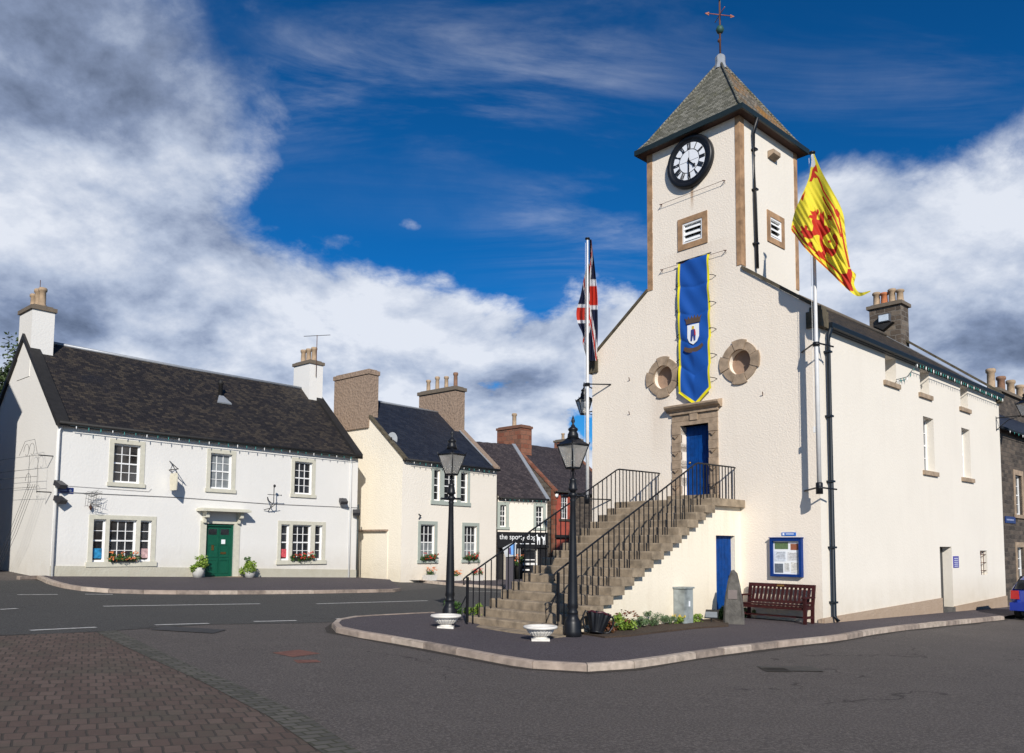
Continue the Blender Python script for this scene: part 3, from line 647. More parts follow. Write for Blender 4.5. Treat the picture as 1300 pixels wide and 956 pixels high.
for (cx_, cy_) in ((x0, y1), (x0, y0), (x1, y1)):            # hip ridges
    m = MB(); m.tube([(cx_ + .02, cy_ - .02 * (1 if cy_ > -1 else -1), TZ + .15), (cx_ + (tcx - cx_) * .13, cy_ + (tcy - cy_) * .13, TZ + .13 + .1 * (17.3 - TZ - .13) + .02), (tcx, tcy, 17.32)], .045, 6); m.build('hip_ridge', slate_tower, trf)
vane = thing('weathervane', 'rusty weathervane with green ball and cockerel on top of the clock tower', 'weathervane', TH @ Matrix.Translation((tcx, tcy, 17.45)))
m = MB(); m.tube([(0, 0, 0), (0, 0, 2.0)], .03, 8); m.tube([(0, 0, .55), (.05, 0, .58)], .06, 6); m.build('rod', iron_rust, vane)
m = MB(); m.lathe([(.01, -.13), (.09, -.1), (.13, 0), (.09, .1), (.01, .13)], (0, 0, .92), 14); m.build('ball', copper, vane)
m = MB()
aw = (TH.inverted().to_3x3() @ Vector((1, .15, 0))).normalized(); ap = Vector((-aw.y, aw.x, 0))
m.tube([aw * -.40 + Vector((0, 0, 1.42)), aw * .42 + Vector((0, 0, 1.42))], .014, 6)
for s in (-1, 1): m.prism([aw * s * .36 + Vector((0, 0, 1.36)), aw * s * .50 + Vector((0, 0, 1.42)), aw * s * .36 + Vector((0, 0, 1.48))], ap * .02)
m.tube([ap * -.38 + Vector((0, 0, 1.42)), ap * .38 + Vector((0, 0, 1.42))], .014, 6); m.build('arms', vane_red, vane)
m = MB(); ck = [(-.16, 0), (-.10, .10), (-.17, .22), (-.08, .26), (0, .16), (.06, .22), (.07, .33), (.12, .37), (.15, .30), (.20, .28), (.14, .22), (.12, .08), (.04, -.02), (.02, -.12), (-.03, -.12), (-.04, 0)]
k1 = (aw * .35 + ap * .94).normalized(); m.prism([k1 * x * .8 + Vector((0, 0, 1.9 + z)) for x, z in ck], aw * .03); m.build('cockerel', copper, vane)
# clock
clk = MB(); CC = (3.79, 13.42); CR = .80
def disc(mb, r, h, n=48, r0=0):
    for k in range(n):
        t0, t1 = 2 * math.pi * k / n, 2 * math.pi * (k + 1) / n
        q = lambda r_, t: Pf(CC[0] - r_ * math.sin(t), CC[1] + r_ * math.cos(t), h)
        mb.face([q(r, t0), q(r, t1), q(r0, t1), q(r0, t0)] if r0 else [q(r, t0), q(r, t1), Pf(CC[0], CC[1], h)], (0, 1, 0))
Mc = Matrix.Translation((CC[0], 0, CC[1])) @ Matrix.Rotation(-math.pi / 2, 4, 'X')
clk.lathe([(CR, -.02), (CR, .10), (CR * .97, .15), (CR * .90, .17), (CR * .84, .14), (CR * .80, .115), (CR * .30, .113)], (0, 0, 0), 56, M=Mc)
ck_o = clk.build('clock', black_paint, hall)
m = MB(); disc(m, CR * .70, .118, r0=CR * .46); disc(m, CR * .43, .118); m.build('dial', simple('dial_white', (.78, .80, .84), .4, var=.02), ck_o)
def rbar(t, r0, r1, w, h=.127, off=0, skew=0, off1=None):
    ca, sa = math.cos(t), math.sin(t); off1 = off if off1 is None else off1
    q = lambda r, o: Pf(CC[0] - (r * sa + o * ca), CC[1] + (r * ca - o * sa), h)
    m.face([q(r0, off - w), q(r0, off + w), q(r1, off1 + w), q(r1, off1 - w)], (0, 1, 0))
rom = ['XII', 'I', 'II', 'III', 'IIII', 'V', 'VI', 'VII', 'VIII', 'IX', 'X', 'XI']
for i, s in enumerate(rom):
    m = MB(); t = 2 * math.pi * i / 12; w_ = {'I': .036, 'V': .062, 'X': .064}; tot = sum(w_[c] for c in s); x = -tot / 2
    for c in s:
        cx_ = x + w_[c] / 2; x += w_[c]
        if c == 'I': rbar(t, CR * .45, CR * .695, .0135, off=cx_)
        elif c == 'V': rbar(t, CR * .45, CR * .695, .015, off=cx_, off1=cx_ - .022); rbar(t, CR * .45, CR * .695, .010, off=cx_, off1=cx_ + .022)
        else: rbar(t, CR * .45, CR * .695, .015, off=cx_ + .02, off1=cx_ - .02); rbar(t, CR * .45, CR * .695, .010, off=cx_ - .02, off1=cx_ + .02)
    m.build('numeral', black_paint, ck_o)
for i in range(4): m = MB(); rbar(math.pi / 2 * i, CR * .02, CR * .40, .005, .121); m.build('dial_bar', black_paint, ck_o)
m = MB(); disc(m, .045, .15, 16); rbar(math.radians(181), -.10, CR * .60, .018, .149); rbar(math.radians(135), -.05, CR * .30, .022, .140); rbar(math.radians(135), CR * .28, CR * .36, .05, .142); rbar(math.radians(135), CR * .36, CR * .42, .015, .141); m.build('hands', black_paint, ck_o)
# louvres
def louvre(P, s0, s1, z0, z1, pad=.17):
    m = MB()
    for a in ((s0 - pad, s0, z0 - pad, z1 + pad), (s1, s1 + pad, z0 - pad, z1 + pad), (s0, s1, z1, z1 + pad), (s0, s1, z0 - pad, z0)): pbox(m, P, *a, -.05, .03)
    o = m.build('louvre_window', quoin_stone, hall)
    m = MB(); f = .05
    for a in ((s0, s0 + f, z0, z1), (s1 - f, s1, z0, z1), (s0 + f, s1 - f, z1 - f, z1), (s0 + f, s1 - f, z0, z0 + f)): pbox(m, P, *a, -.08, .012)
    n = 3
    for k in range(n):
        z = z0 + f + (z1 - z0 - 2 * f) * (k + .15) / n; t = .018
        m.prism([P(s0 + f, z, 0), P(s0 + f, z + t, 0), P(s0 + f, z + .15, -.10), P(s0 + f, z + .15 - t, -.10)], P(s1 - s0 - 2 * f, 0) - P(0, 0))
    m.build('slats', white_paint, o)
    m = MB(); m.face([P(s0, z0, -.14), P(s1, z0, -.14), P(s1, z1, -.14), P(s0, z1, -.14)], P(0, 0, 1) - P(0, 0, 0)); m.build('dark_backing', black_matt, o)
louvre(Pf, *LV[:4]); louvre(P_tr, *SLV[:4])
m = MB(); m.prism([P_tr(1.55, 13.50, .01), P_tr(1.55, 13.72, .01), P_tr(1.55, 13.72, .20), P_tr(1.55, 13.60, .20)], P_tr(.42, 0) - P_tr(0, 0)); m.build('stone_corbel', sandstone, hall)
# round windows
for (s0, s1, z0, z1, *_r) in OC:
    cx, cz = (s0 + s1) / 2, (z0 + z1) / 2; m = MB(); ri, ro = .355, .60
    for k in range(8):
        t0, t1 = 2 * math.pi * (k + .5) / 8 + .018, 2 * math.pi * (k + 1.5) / 8 - .018; pts = []; big = k % 2 == 1; rr = ro + (.035 if big else -.02); h = .055 if big else .04
        N = 5
        for i in range(N + 1): t = t0 + (t1 - t0) * i / N; pts.append(Pf(cx + rr * math.sin(t), cz + rr * math.cos(t), -.03))
        for i in range(N, -1, -1): t = t0 + (t1 - t0) * i / N; pts.append(Pf(cx + ri * math.sin(t), cz + ri * math.cos(t), -.03))
        m.prism(pts, (0, h + .03, 0))
    o = m.build('round_window', sandstone, hall)
    m = MB(); m.face([Pf(cx + .36 * math.sin(2 * math.pi * k / 32), cz + .36 * math.cos(2 * math.pi * k / 32), -.20) for k in range(32)], (0, 1, 0)); m.build('blind_panel', simple('panel_stone', (.30, .20, .14), .9), o)
# main door with its stone surround
s0, s1, z0, z1, dp = DOOR; m = MB()
nb = 9; hh = (z1 - 3.2) / nb
for side in (0, 1):
    for k in range(nb):
        za = 3.2 + hh * k; big = k % 2 == 0; w_ = .30
        a, b = (s0 - w_, s0) if side == 0 else (s1, s1 + w_)
        pbox(m, Pf, a, b, za + .004, za + hh - .004, -.30 if big else -.06, .05 if big else .035)
        if not big:
            q0, q1 = (a + .06, b - .05)
            m.prism([Pf(q0, za + hh - .03, .035), Pf(q1, za + hh - .03, .035), Pf((q0 + q1) / 2, za + hh - .12, .035)], (0, .05, 0))
pbox(m, Pf, s0 - .30, s1 + .30, z1, z1 + .13, -.30, .045); pbox(m, Pf, (s0 + s1) / 2 - .13, (s0 + s1) / 2 + .13, z1 + .13, z1 + .34, -.05, .075)
pbox(m, Pf, s0 - .30, (s0 + s1) / 2 - .135, z1 + .14, z1 + .33, -.05, .03); pbox(m, Pf, (s0 + s1) / 2 + .135, s1 + .30, z1 + .14, z1 + .33, -.05, .03)
pbox(m, Pf, s0 - .34, s1 + .34, z1 + .335, z1 + .42, -.05, .09)
ds = m.build('door_surround', sandstone, hall)
m = MB(); A = s0 - .44; B_ = s1 + .44; c0 = [(0, .42), (.10, .42), (.14, .47), (.20, .49), (.25, .55), (.25, .60), (0, .66)]
m.prism([Pf(A, z1 + z, h) for h, z in c0], (B_ - A, 0, 0)); m.build('cornice', sandstone, ds)
m = MB(); nbp = 7; ww = (s1 - s0) / nbp
for k in range(nbp): pbox(m, Pf, s0 + ww * k + .004, s0 + ww * (k + 1) - .004, z0, z1, -.33, -.27)
pbox(m, Pf, s0, s1, z0, z1, -.36, -.328); dr = m.build('door', blue_door, hall)
m = MB(); M_ = Matrix.Translation((s1 - .14, -.25, z0 + 1.0)); m.lathe([(.0, -.035), (.03, -.02), (.035, 0), (.03, .02), (0.0, .035)], (0, 0, 0), 10, M=M_); m.build('handle', brass, dr)
m = MB(); pbox(m, Pf, s0 - .3, s1 + .3, 3.2, z0 - .002, -.30, .28); m.build('door_step', step_stone, hall)
# roof and skews
def sheet_roof(mb, a, b, c, d_, th=.07):                    # quad a,b (eaves) c,d (ridge) with thickness
    P4 = [Vector(p) for p in (a, b, c, d_)]; n = (P4[1] - P4[0]).cross(P4[3] - P4[0]).normalized()
    if n.z < 0: P4.reverse(); n = -n
    mb.prism([p - n * th for p in P4], n * th)
m = MB(); ez, rz = 7.86, 10.76
sheet_roof(m, (-.14, -.30, ez - .1), (-.14, -DEP + .02, ez - .1), (RX, -DEP + .02, rz), (RX, -.30, rz)); sheet_roof(m, (WID + .14, -.30, ez - .1), (WID + .14, -DEP + .02, ez - .1), (RX, -DEP + .02, rz), (RX, -.30, rz))
rf = m.build('roof', slate_th, hall)
m = MB(); m.tube([(RX, -TD, rz + .02), (RX, -DEP + .1, rz + .02)], .09, 8); m.build('ridge', mortar_cap, rf)
skm = simple('skew_stone', (.085, .07, .045), .9, var=.45, scale=5, bmp=.015)
def skew(mb, ya, yb, ua, za, ub, zb, n, t=.10):
    for k in range(n):
        f0, f1 = k / n + .002, (k + 1) / n - .002; a = (ua + (ub - ua) * f0, za + (zb - za) * f0); b = (ua + (ub - ua) * f1, za + (zb - za) * f1)
        mb.prism([(a[0], ya, a[1]), (b[0], ya, b[1]), (b[0], ya, b[1] + t), (a[0], ya, a[1] + t)], (0, yb - ya, 0))
for a in ((-.12, T0 - .03, T0), (WID + .12, T1 + .03, T1)):
    m = MB(); skew(m, .05, -.33, a[0], gable(0) - .08, a[1], gable(a[2]) - .02, 5); m.build('skew', skm, rf)
zb = lambda u: 7.9 + (RZ - 7.9) * (1 - abs(u - RX) / RX)
for a in (-.12, WID + .12):
    m = MB(); skew(m, -DEP + .28, -DEP - .05, a, zb(0) - .05, RX, RZ - .02, 9); m.build('skew', skm, rf)
m = MB(); sheet_roof(m, (.0, -DEP + .75, ez + .03), (.0, -DEP + .29, ez + .03), (RX, -DEP + .29, rz + .03), (RX, -DEP + .75, rz + .03), .02); m.build('lead_flashing', lead, rf)
for b_ in ((-.16, .26, -.34, .06, 7.62, 8.05), (WID - .26, WID + .16, -.34, .06, 7.62, 8.05), (-.16, .24, -DEP - .05, -DEP + .3, 7.5, 7.86)):
    m = MB(); m.box(*b_)
    if b_[2] > -1: m.box(b_[0] + .03, b_[1] - .08, -.30, .03, 8.05, 8.17)
    m.build('skewputt', skm, hall)
# gutter and downpipes of the side
m = MB(); g0 = [(-.12, 7.66), (-.24, 7.66), (-.26, 7.76), (-.25, 7.78), (-.12, 7.78)]
m.prism([(x, -.36, z) for x, z in g0], (0, -DEP + .5, 0)); m.box(-.12, -.003, -.40, -DEP + .02, 7.64, 7.74); m.build('gutter', navy_pipe, hall)
m = MB(); m.tube([(-.19, -.42, 7.70), (-.12, -.42, 7.45), (-.10, -.42, 7.2), (-.10, -.42, .18), (-.20, -.42, .05)], .055, 10)
for z in (.5, 1.9, 3.6, 5.3, 7.0): m.box(-.17, 0.01, -.50, -.34, z, z + .05)
m.build('downpipe', navy_pipe, hall)
m = MB(); m.tube([(T0 - .30, -.50, TZ + .02), (T0 - .09, -.62, TZ - .35), (T0 - .09, -.66, 12), (T0 - .09, -.72, 9.9)], .05, 10)
for z in (10.6, 12.2, 13.4): m.box(T0 - .15, T0 + .01, -.76, -.62, z, z + .05)
m.build('downpipe', black_paint, hall)
# plinth on the side, rising with the street level change
m = MB(); pl = lambda s: (.14 + (.34 - .14) * min(s, 8) / 8) if s < 8.08 else .02 + (.17 - .02) * (s - 9.1) / 5.5
for a, b in ((0, 8.07), (9.15, DEP)): m.prism([Ps(a, -1.2, 0), Ps(b, -1.2, 0), Ps(b, pl(b), 0), Ps(a, pl(a), 0)], Ps(0, 0, .045) - Ps(0, 0, 0))
m.prism([Pf(0, -.9, 0), Pf(.12, -.9, 0), Pf(.12, .1, 0), Pf(0, .14, 0)], (0, .03, 0)); m.build('plinth', plinth_tan, hall)
for (s0, s1, z0, z1, dp) in UPW:
    sash_window(Ps, hall, s0, s1, z0, z1, dp - .04, 2, 2, None, sill=True, sill_mat=sandstone, sw=.16, sill_d=.07)
for (s0, s1, z0, z1, dp) in LOW:
    sash_window(Ps, hall, s0, s1, z0, z1, dp - .04, 3, 4, None, sill=True, sill_mat=sandstone, sw=.17, sill_d=.07)
s0, s1, z0, z1, dp = SDR; m = MB(); nbp = 6; ww = (s1 - s0) / nbp
for k in range(nbp): pbox(m, Ps, s0 + ww * k + .003, s0 + ww * (k + 1) - .003, z0 + .12, z1, -.34, -.29)
dr = m.build('side_door', simple('charcoal_door', (.03, .032, .035), .5), hall); m = MB(); pbox(m, Ps, s0 + .1, s0 + .14, .9, 1.1, -.29, -.25); m.build('handle', brass, dr)
m = MB(); pbox(m, Ps, s0, s1, -.5, z0 + .12, -.30, .06); m.build('door_step', rock_grey, hall)
s0, s1, z0, z1, dp = SWN; w = sash_window(Ps, hall, s0, s1, z0, z1, .22, 2, 2, None, sill=False); m = MB()
for k in range(3): z = z0 + (z1 - z0) * (k + .5) / 3; m.tube([Ps(s0 - .01, z, -.05), Ps(s1 + .01, z, -.05)], .014, 6)
for k in range(2): s = s0 + (s1 - s0) * (k + 1) / 3; m.tube([Ps(s, z0, -.05), Ps(s, z1, -.05)], .012, 6)
m.build('bars', iron_rust, w)
chimney(hall, 3.22, 4.50, -14.72, -13.92, 9.6, 12.12, rubble, 4, pot_h=.62, pot_r=.15, potmat=[clay, clay, clay_red, clay], pots_along='x', cap_o=.09)
m = MB(); m.box(4.05, 3.60, -13.90, -13.70, 11.30, 11.62); fl = m.build('floodlight', simple('steel_blue', (.08, .09, .11), .4), hall)
m = MB(); m.box(4.02, 3.63, -13.70, -13.68, 11.33, 11.59); m.build('lens', simple('lens_pale', (.55, .62, .70), .15), fl)
m = MB(); m.prism([(3.45, -13.91, 11.22), (4.25, -13.91, 11.22), (3.85, -13.91, 10.95)], (0, .25, 0)); m.build('bracket', black_matt, fl)
# wire rods across the front
RODS = [(plane_px(TH, 1, .1, 838, 260), plane_px(TH, 1, .1, 918, 229)), (plane_px(TH, 1, .1, 839, 343), plane_px(TH, 1, .1, 919.5, 317.5))]
for (za, ua, ub) in [((b_.z + a_.z) / 2, b_.x, a_.x) for a_, b_ in RODS]:
    m = MB(); m.tube([Pf(ua, za, .10), Pf(ub, za, .10)], .007, 5)
    for u in (ua, ub):
        m.tube([Pf(u, za + .03, 0), Pf(u, za, .12)], .014, 5); m.tube([Pf(u, za - .05, .0), Pf(u, za, .11)], .006, 5)
    m.build('banner_rod', iron_rust, hall)
for (x, y) in ((799, 484), (799, 527), (968, 503)):
    p = plane_px(TH, 1, 0, x, y); m = MB(); m.tube([(p.x, -.02, p.z), (p.x - .06, .10, p.z + .10)], .012, 5); m.build('wall_hook', iron_rust, hall)

# ------------------------------------------------------------------ the outside stair
stair = thing('stone_staircase', 'broad flight of worn sandstone steps with iron railings up to the blue door', 'staircase', TH)
R_, RUN = .2, .37
m = MB(); cheek_top = lambda w: (R_ * (16 if w < 1.6 else 15 - int((w - 1.6) / RUN)) - R_ + .003)
Pr = face_fn((2.3, 0, 0), (0, 1, 0), (-1, 0, 0)); Pk = face_fn((5.34, 0, 0), (0, 1, 0), (1, 0, 0)); P_end = face_fn((2.3, 7.0, 0), (1, 0, 0), (0, 1, 0))
xs = [0, 1.6] + [1.6 + RUN * k for k in range(1, 15)]
wall_faces(m, Pr, xs, -.6, lambda w: max(cheek_top(w), 0), [(.30, 1.22, .02, 2.22, .18)]); wall_faces(m, Pk, xs, -.6, lambda w: max(cheek_top(w), 0), [])
m.build('side_wall', stair_cream, stair)
for k in range(1, 17):
    w1 = 1.6 + (16 - k) * RUN if k < 16 else 1.6; w0 = w1 - RUN - .09 if k < 16 else .0; zt = R_ * k
    m = MB(); ns = 3; e0 = 2.15 + random.uniform(-.03, .02); e1 = 5.45 + random.uniform(-.02, .03); cuts = [e0, e0 + (e1 - e0) * random.uniform(.3, .4), e0 + (e1 - e0) * random.uniform(.6, .75), e1]
    for a, b in zip(cuts[:-1], cuts[1:]):
        dz_ = random.uniform(-.004, .004); dw = random.uniform(-.008, .008)
        m.prism([(a + .003, w0, zt - R_), (a + .003, w1 + dw, zt - R_), (a + .003, w1 + dw + .004, zt - .03 + dz_), (a + .003, w1 + dw - .012, zt - .006 + dz_), (a + .003, w1 - .05, zt + dz_), (a + .003, w0, zt + dz_)], (b - a - .006, 0, 0))
    m.build('step', step_stone, stair)
m = MB(); m.box(2.0, 5.75, 7.0, 7.62, -.3, G(*th2(4, 7)) + .15); m.build('foot_slab', step_stone, stair)
m = MB(); pbox(m, Pr, .30, 1.22, .02, 2.22, -.18, -.13)
for k in range(1, 6): pbox(m, Pr, .30 + .153 * k - .004, .30 + .153 * k + .004, .04, 2.2, -.13, -.125)
cd = m.build('cupboard_door', blue_door, stair); m = MB(); pbox(m, Pr, .40, .44, 1.0, 1.14, -.13, -.10); m.build('handle', black_paint, cd)
def railing(u, w_bot, z_bot, w_top, z_top, w_end, flip):
    m = MB(); m.tube([(u, w_bot + .10, z_bot - .18), (u, w_bot + .12, z_bot - .05), (u, w_bot + .02, z_bot + .02), (u, w_top, z_top), (u, w_top - .12, z_top + .03), (u, w_end + .06, z_top + .04), (u, w_end, z_top + .03)], .022, 8)
    r = m.build('railing', black_paint, stair); n = 0; w = w_bot
    slope = (z_top - z_bot) / (w_bot - w_top)
    while w > w_end + .05:
        zt = z_bot + (w_bot - w) * slope if w > w_top else z_top + .03
        kk = 16 if w < 1.6 else 16 - int(math.ceil((w - 1.6) / RUN)); zb_ = R_ * max(0, kk)
        if kk < 1: zb_ = .05
        m = MB(); m.box(u - .010, u + .010, w - .010, w + .010, zb_ - .02, zt); m.build('baluster', black_paint, r); w -= .186 if w > w_top else .150; n += 1
    m = MB(); m.box(u - .025, u + .025, w_bot - .03, w_bot + .02, z_bot - 1.05, z_bot); m.tube([(u, w_bot + .35, z_bot - 1.06), (u, w_bot + .37, z_bot - .80), (u, w_bot + .2, z_bot - .70), (u, w_bot + .04, z_bot - .45)], .014, 6); m.build('newel', black_paint, r)
railing(2.42, 7.10, 1.34, 1.94, 4.08, .04, 0); railing(5.0, 7.50, 1.16, 2.05, 4.08, .04, 0)

# ------------------------------------------------------------------ banner on the front
ban = thing('heraldic_banner', 'long blue banner with yellow edging and a shield, hung above the main door', 'banner', TH)
bz0, bz1, bu0, bu1 = 6.45, 10.42, 3.12, 4.22; tipz = 6.02
def bshape(a, t):                                            # a across 0..1, t down 0..1
    zb_ = tipz + (bz0 - tipz) * abs(a - .5) * 2; z = bz1 + (zb_ - bz1) * t; u = bu0 + (bu1 - bu0) * a
    h = .10 + .02 * math.sin(a * 5 + t * 9) + .012 * math.sin(t * 30 + a * 3) + .045 * abs(math.sin((t * 5.0 + (a - .5) * .12) * math.pi)) ** .5 + .01 * math.sin((a * .9 + t * 2.2) * 14)
    return (u, h, z)
m = MB(); m.smooth = True; m.grid(bshape, 40, 150); cols = []
for j in range(151):
    for i in range(41):
        a, t = i / 40, j / 150; edge = a < .055 or a > .945 or t > .985 - .0 or t < .004
        if t > .87: edge = edge or t > .975
        cols.append((.78, .68, .004, 1) if edge else (.0, .070, .34, 1))
banner_cloth = attr_mat('banner_cloth', .75, .0); m.build('cloth', banner_cloth, ban, colors=cols)
def on_ban(pts, name, mat, h, par):
    m = MB(); m.prism([(3.67 - x, h, 8.15 + z) for x, z in pts], (0, .008, 0)); return m.build(name, mat, par)
emb = on_ban([(-.20, .26), (.20, .26), (.20, -.12), (.13, -.26), (0, -.34), (-.13, -.26), (-.20, -.12)], 'shield', paper, .165, ban)
brownm = simple('emblem_brown', (.09, .055, .04), .8)
on_ban([(-.24, .30), (.24, .30), (.25, .40), (.30, .50), (.20, .43), (.16, .53), (.10, .43), (.05, .54), (0, .43), (-.05, .54), (-.10, .43), (-.16, .53), (-.20, .43), (-.30, .50), (-.25, .40)], 'crown', brownm, .165, ban)
on_ban([(-.30, -.36), (-.16, -.42), (0, -.44), (.16, -.42), (.30, -.34), (.34, -.42), (.26, -.50), (.14, -.56), (0, -.58), (-.14, -.56), (-.26, -.52), (-.34, -.46)], 'ribbon', brownm, .165, ban)
on_ban([(-.07, .10), (.04, .12), (.09, .02), (.08, -.22), (.03, -.24), (.0, -.05), (-.04, -.24), (-.09, -.22)], 'figure', simple('emblem_blue', (.03, .05, .22), .7), .174, emb)
on_ban([(-.04, .11), (.03, .11), (.04, .20), (-.03, .21)], 'figure_head', simple('emblem_yellow', (.65, .42, .04), .7), .174, emb)
on_ban([(.05, .10), (.08, .10), (.10, -.08), (.06, -.08)], 'figure_sleeve', simple('emblem_red', (.5, .03, .03), .7), .183, emb)
for t in (.16, .36, .555, .745, .92):
    z = bz1 + (bz0 - bz1) * t
    for s, u in ((-1, bu0), (1, bu1)):
        m = MB(); m.tube([(u - s * .02, .13, z), (u + s * .10, .09, z - .03), (u + s * .13, .0, z - .05)], .011, 5); m.build('tie', black_paint, ban)
m = MB(); m.tube([(bu0 - .05, .12, bz1 - .01), (bu1 + .05, .12, bz1 - .01)], .02, 6); m.build('batten', black_paint, ban)

# ------------------------------------------------------------------ flagpoles and flags
def flagpole(u, w, z0, z1, label, br_z, sgn):
    r = thing('flagpole', label, 'flagpole', TH, 'flagpoles fixed to the front corners of the hall')
    m = MB(); m.lathe([(.056, z0), (.052, z0 + 3), (.030, z1 - .1), (.028, z1)], (u, w, 0), 16); m.build('pole', simple('pole_paint', (.62, .62, .62), .5, var=.06), r)
    m = MB(); m.lathe([(.08, z1), (.08, z1 + .04), (.03, z1 + .06)], (u, w, 0), 14); m.build('truck', black_paint, r)
    m = MB(); m.lathe([(.085, z0 - .25), (.085, z0 + .02), (.068, z0 + .04)], (u, w, 0), 14)
    m.build('socket', black_paint, r)
    for z in br_z:
        m = MB(); m.tube([(u + sgn * .62, 0, z - .02), (u + sgn * .1, w + .02, z), (u, w + .075, z), (u - sgn * .1, w + .01, z), (u - sgn * .22, -.02, z - .02)], .022, 6)
        m.lathe([(.085, -.05), (.085, .05)], (u, w, z), 12); m.build('bracket', black_paint, r)
    m = MB(); m.tube([(u + .075, w + .02, z1 - .1), (u + .085, w + .03, z0 + 1.4)], .004, 4); m.box(u + .06, u + .10, w, w + .05, z0 + 1.3, z0 + 1.45); m.build('halyard', white_paint, r)
    return r
flagpole(-.20, .45, 3.50, 12.05, 'tall white flagpole at the sunlit corner, flying the yellow flag', (7.05, 3.40), 1)
pL = plane_px(TH, 1, .45, 748, 303)
flagpole(7.56, .45, 3.52, pL.z, 'white flagpole left of the banner, flying the red, white and blue flag', (7.15, 3.42), -1)
def cloth(name, label, pxfn, wfn, colfn, nu, nv, axis_val=None):
    vs, cols = [], []
    m = MB(); m.smooth = True
    def fn(a, t):
        x, y = pxfn(a, t); w = wfn(a, t); p = plane_px(TH, 1, w, x, y); return (p.x, p.y, p.z)
    m.grid(fn, nu, nv)
    for j in range(nv + 1):
        for i in range(nu + 1): cols.append((*colfn(i / nu, j / nv), 1))
    o = m.build(name, cloth_print, None, M=TH, colors=cols)
    return tag(o, label, 'flag')
def lerp(tab, t):
    for (t0, v0), (t1, v1) in zip(tab[:-1], tab[1:]):
        if t <= t1: k = (t - t0) / (t1 - t0); return tuple(a + (b - a) * k for a, b in zip(v0, v1))
    return tab[-1][1]
def cat(tab, t):                                             # smooth interpolation of a table of points
    n = len(tab) - 1
    for i in range(n):
        if t <= tab[i + 1][0] or i == n - 1:
            p0, p1, p2, p3 = tab[max(i - 1, 0)], tab[i], tab[i + 1], tab[min(i + 2, n)]; k = (t - p1[0]) / (p2[0] - p1[0])
            return tuple(.5 * (2 * b + (c - a) * k + (2 * a - 5 * b + 4 * c - d_) * k * k + (3 * b - a - 3 * c + d_) * k ** 3) for a, b, c, d_ in zip(p0[1], p1[1], p2[1], p3[1]))
def inpoly(x, y, P):
    c = False; j = len(P) - 1
    for i in range(len(P)):
        if (P[i][1] > y) != (P[j][1] > y) and x < (P[j][0] - P[i][0]) * (y - P[i][1]) / (P[j][1] - P[i][1]) + P[i][0]: c = not c
        j = i
    return c
# yellow flag with the red lion: upper edge, lower edge
U_ = [(0, (1033.5, 195)), (.1, (1044, 219)), (.2, (1054.4, 238)), (.3, (1064.8, 257)), (.4, (1071, 273.6)), (.5, (1073, 292)), (.6, (1075, 310)), (.7, (1077.4, 326)), (.8, (1080, 341)), (.88, (1086.5, 349)), (.92, (1084.5, 361)), (.96, (1091, 371)), (1, (1105, 369))]
L_ = [(0, (1031, 197)), (.1, (1027, 225)), (.2, (1018, 248)), (.3, (1010, 266)), (.4, (1005.5, 283)), (.47, (1004.7, 292.5)), (.53, (1010, 299)), (.6, (1020, 313)), (.7, (1035, 328.5)), (.8, (1055, 347)), (.88, (1070, 362)), (.94, (1085, 374.5)), (.97, (1094, 375.7)), (1, (1105, 370.3))]
def lion_px(a, t):
    u, l = cat(U_, a), cat(L_, a); return u[0] + (l[0] - u[0]) * t, u[1] + (l[1] - u[1]) * t
def lion_w(a, t):
    x, y = lion_px(a, t); k = min(1, a * 3) * min(1, (1 - a) * 5)
    return .56 + .45 * a + k * (.11 * math.sin((x - 1004) * .17 - (y - 200) * .022) + .05 * math.sin((x - 1004) * .42 - y * .10) * a + .03 * math.sin(x * .9 - y * .5) * a)
def zp(pts, oy): return [(1000 + x / 9.564, oy + y / 9.564) for x, y in pts]
def band(pts, w, oy):
    P = zp(pts, oy); w = w / 9.564 / 2; L, Rr = [], []
    for i in range(len(P)):
        a, b = P[max(i - 1, 0)], P[min(i + 1, len(P) - 1)]; dx, dy = b[0] - a[0], b[1] - a[1]; n = math.hypot(dx, dy); L.append((P[i][0] - dy / n * w, P[i][1] + dx / n * w)); Rr.append((P[i][0] + dy / n * w, P[i][1] - dx / n * w))
    return L + Rr[::-1]
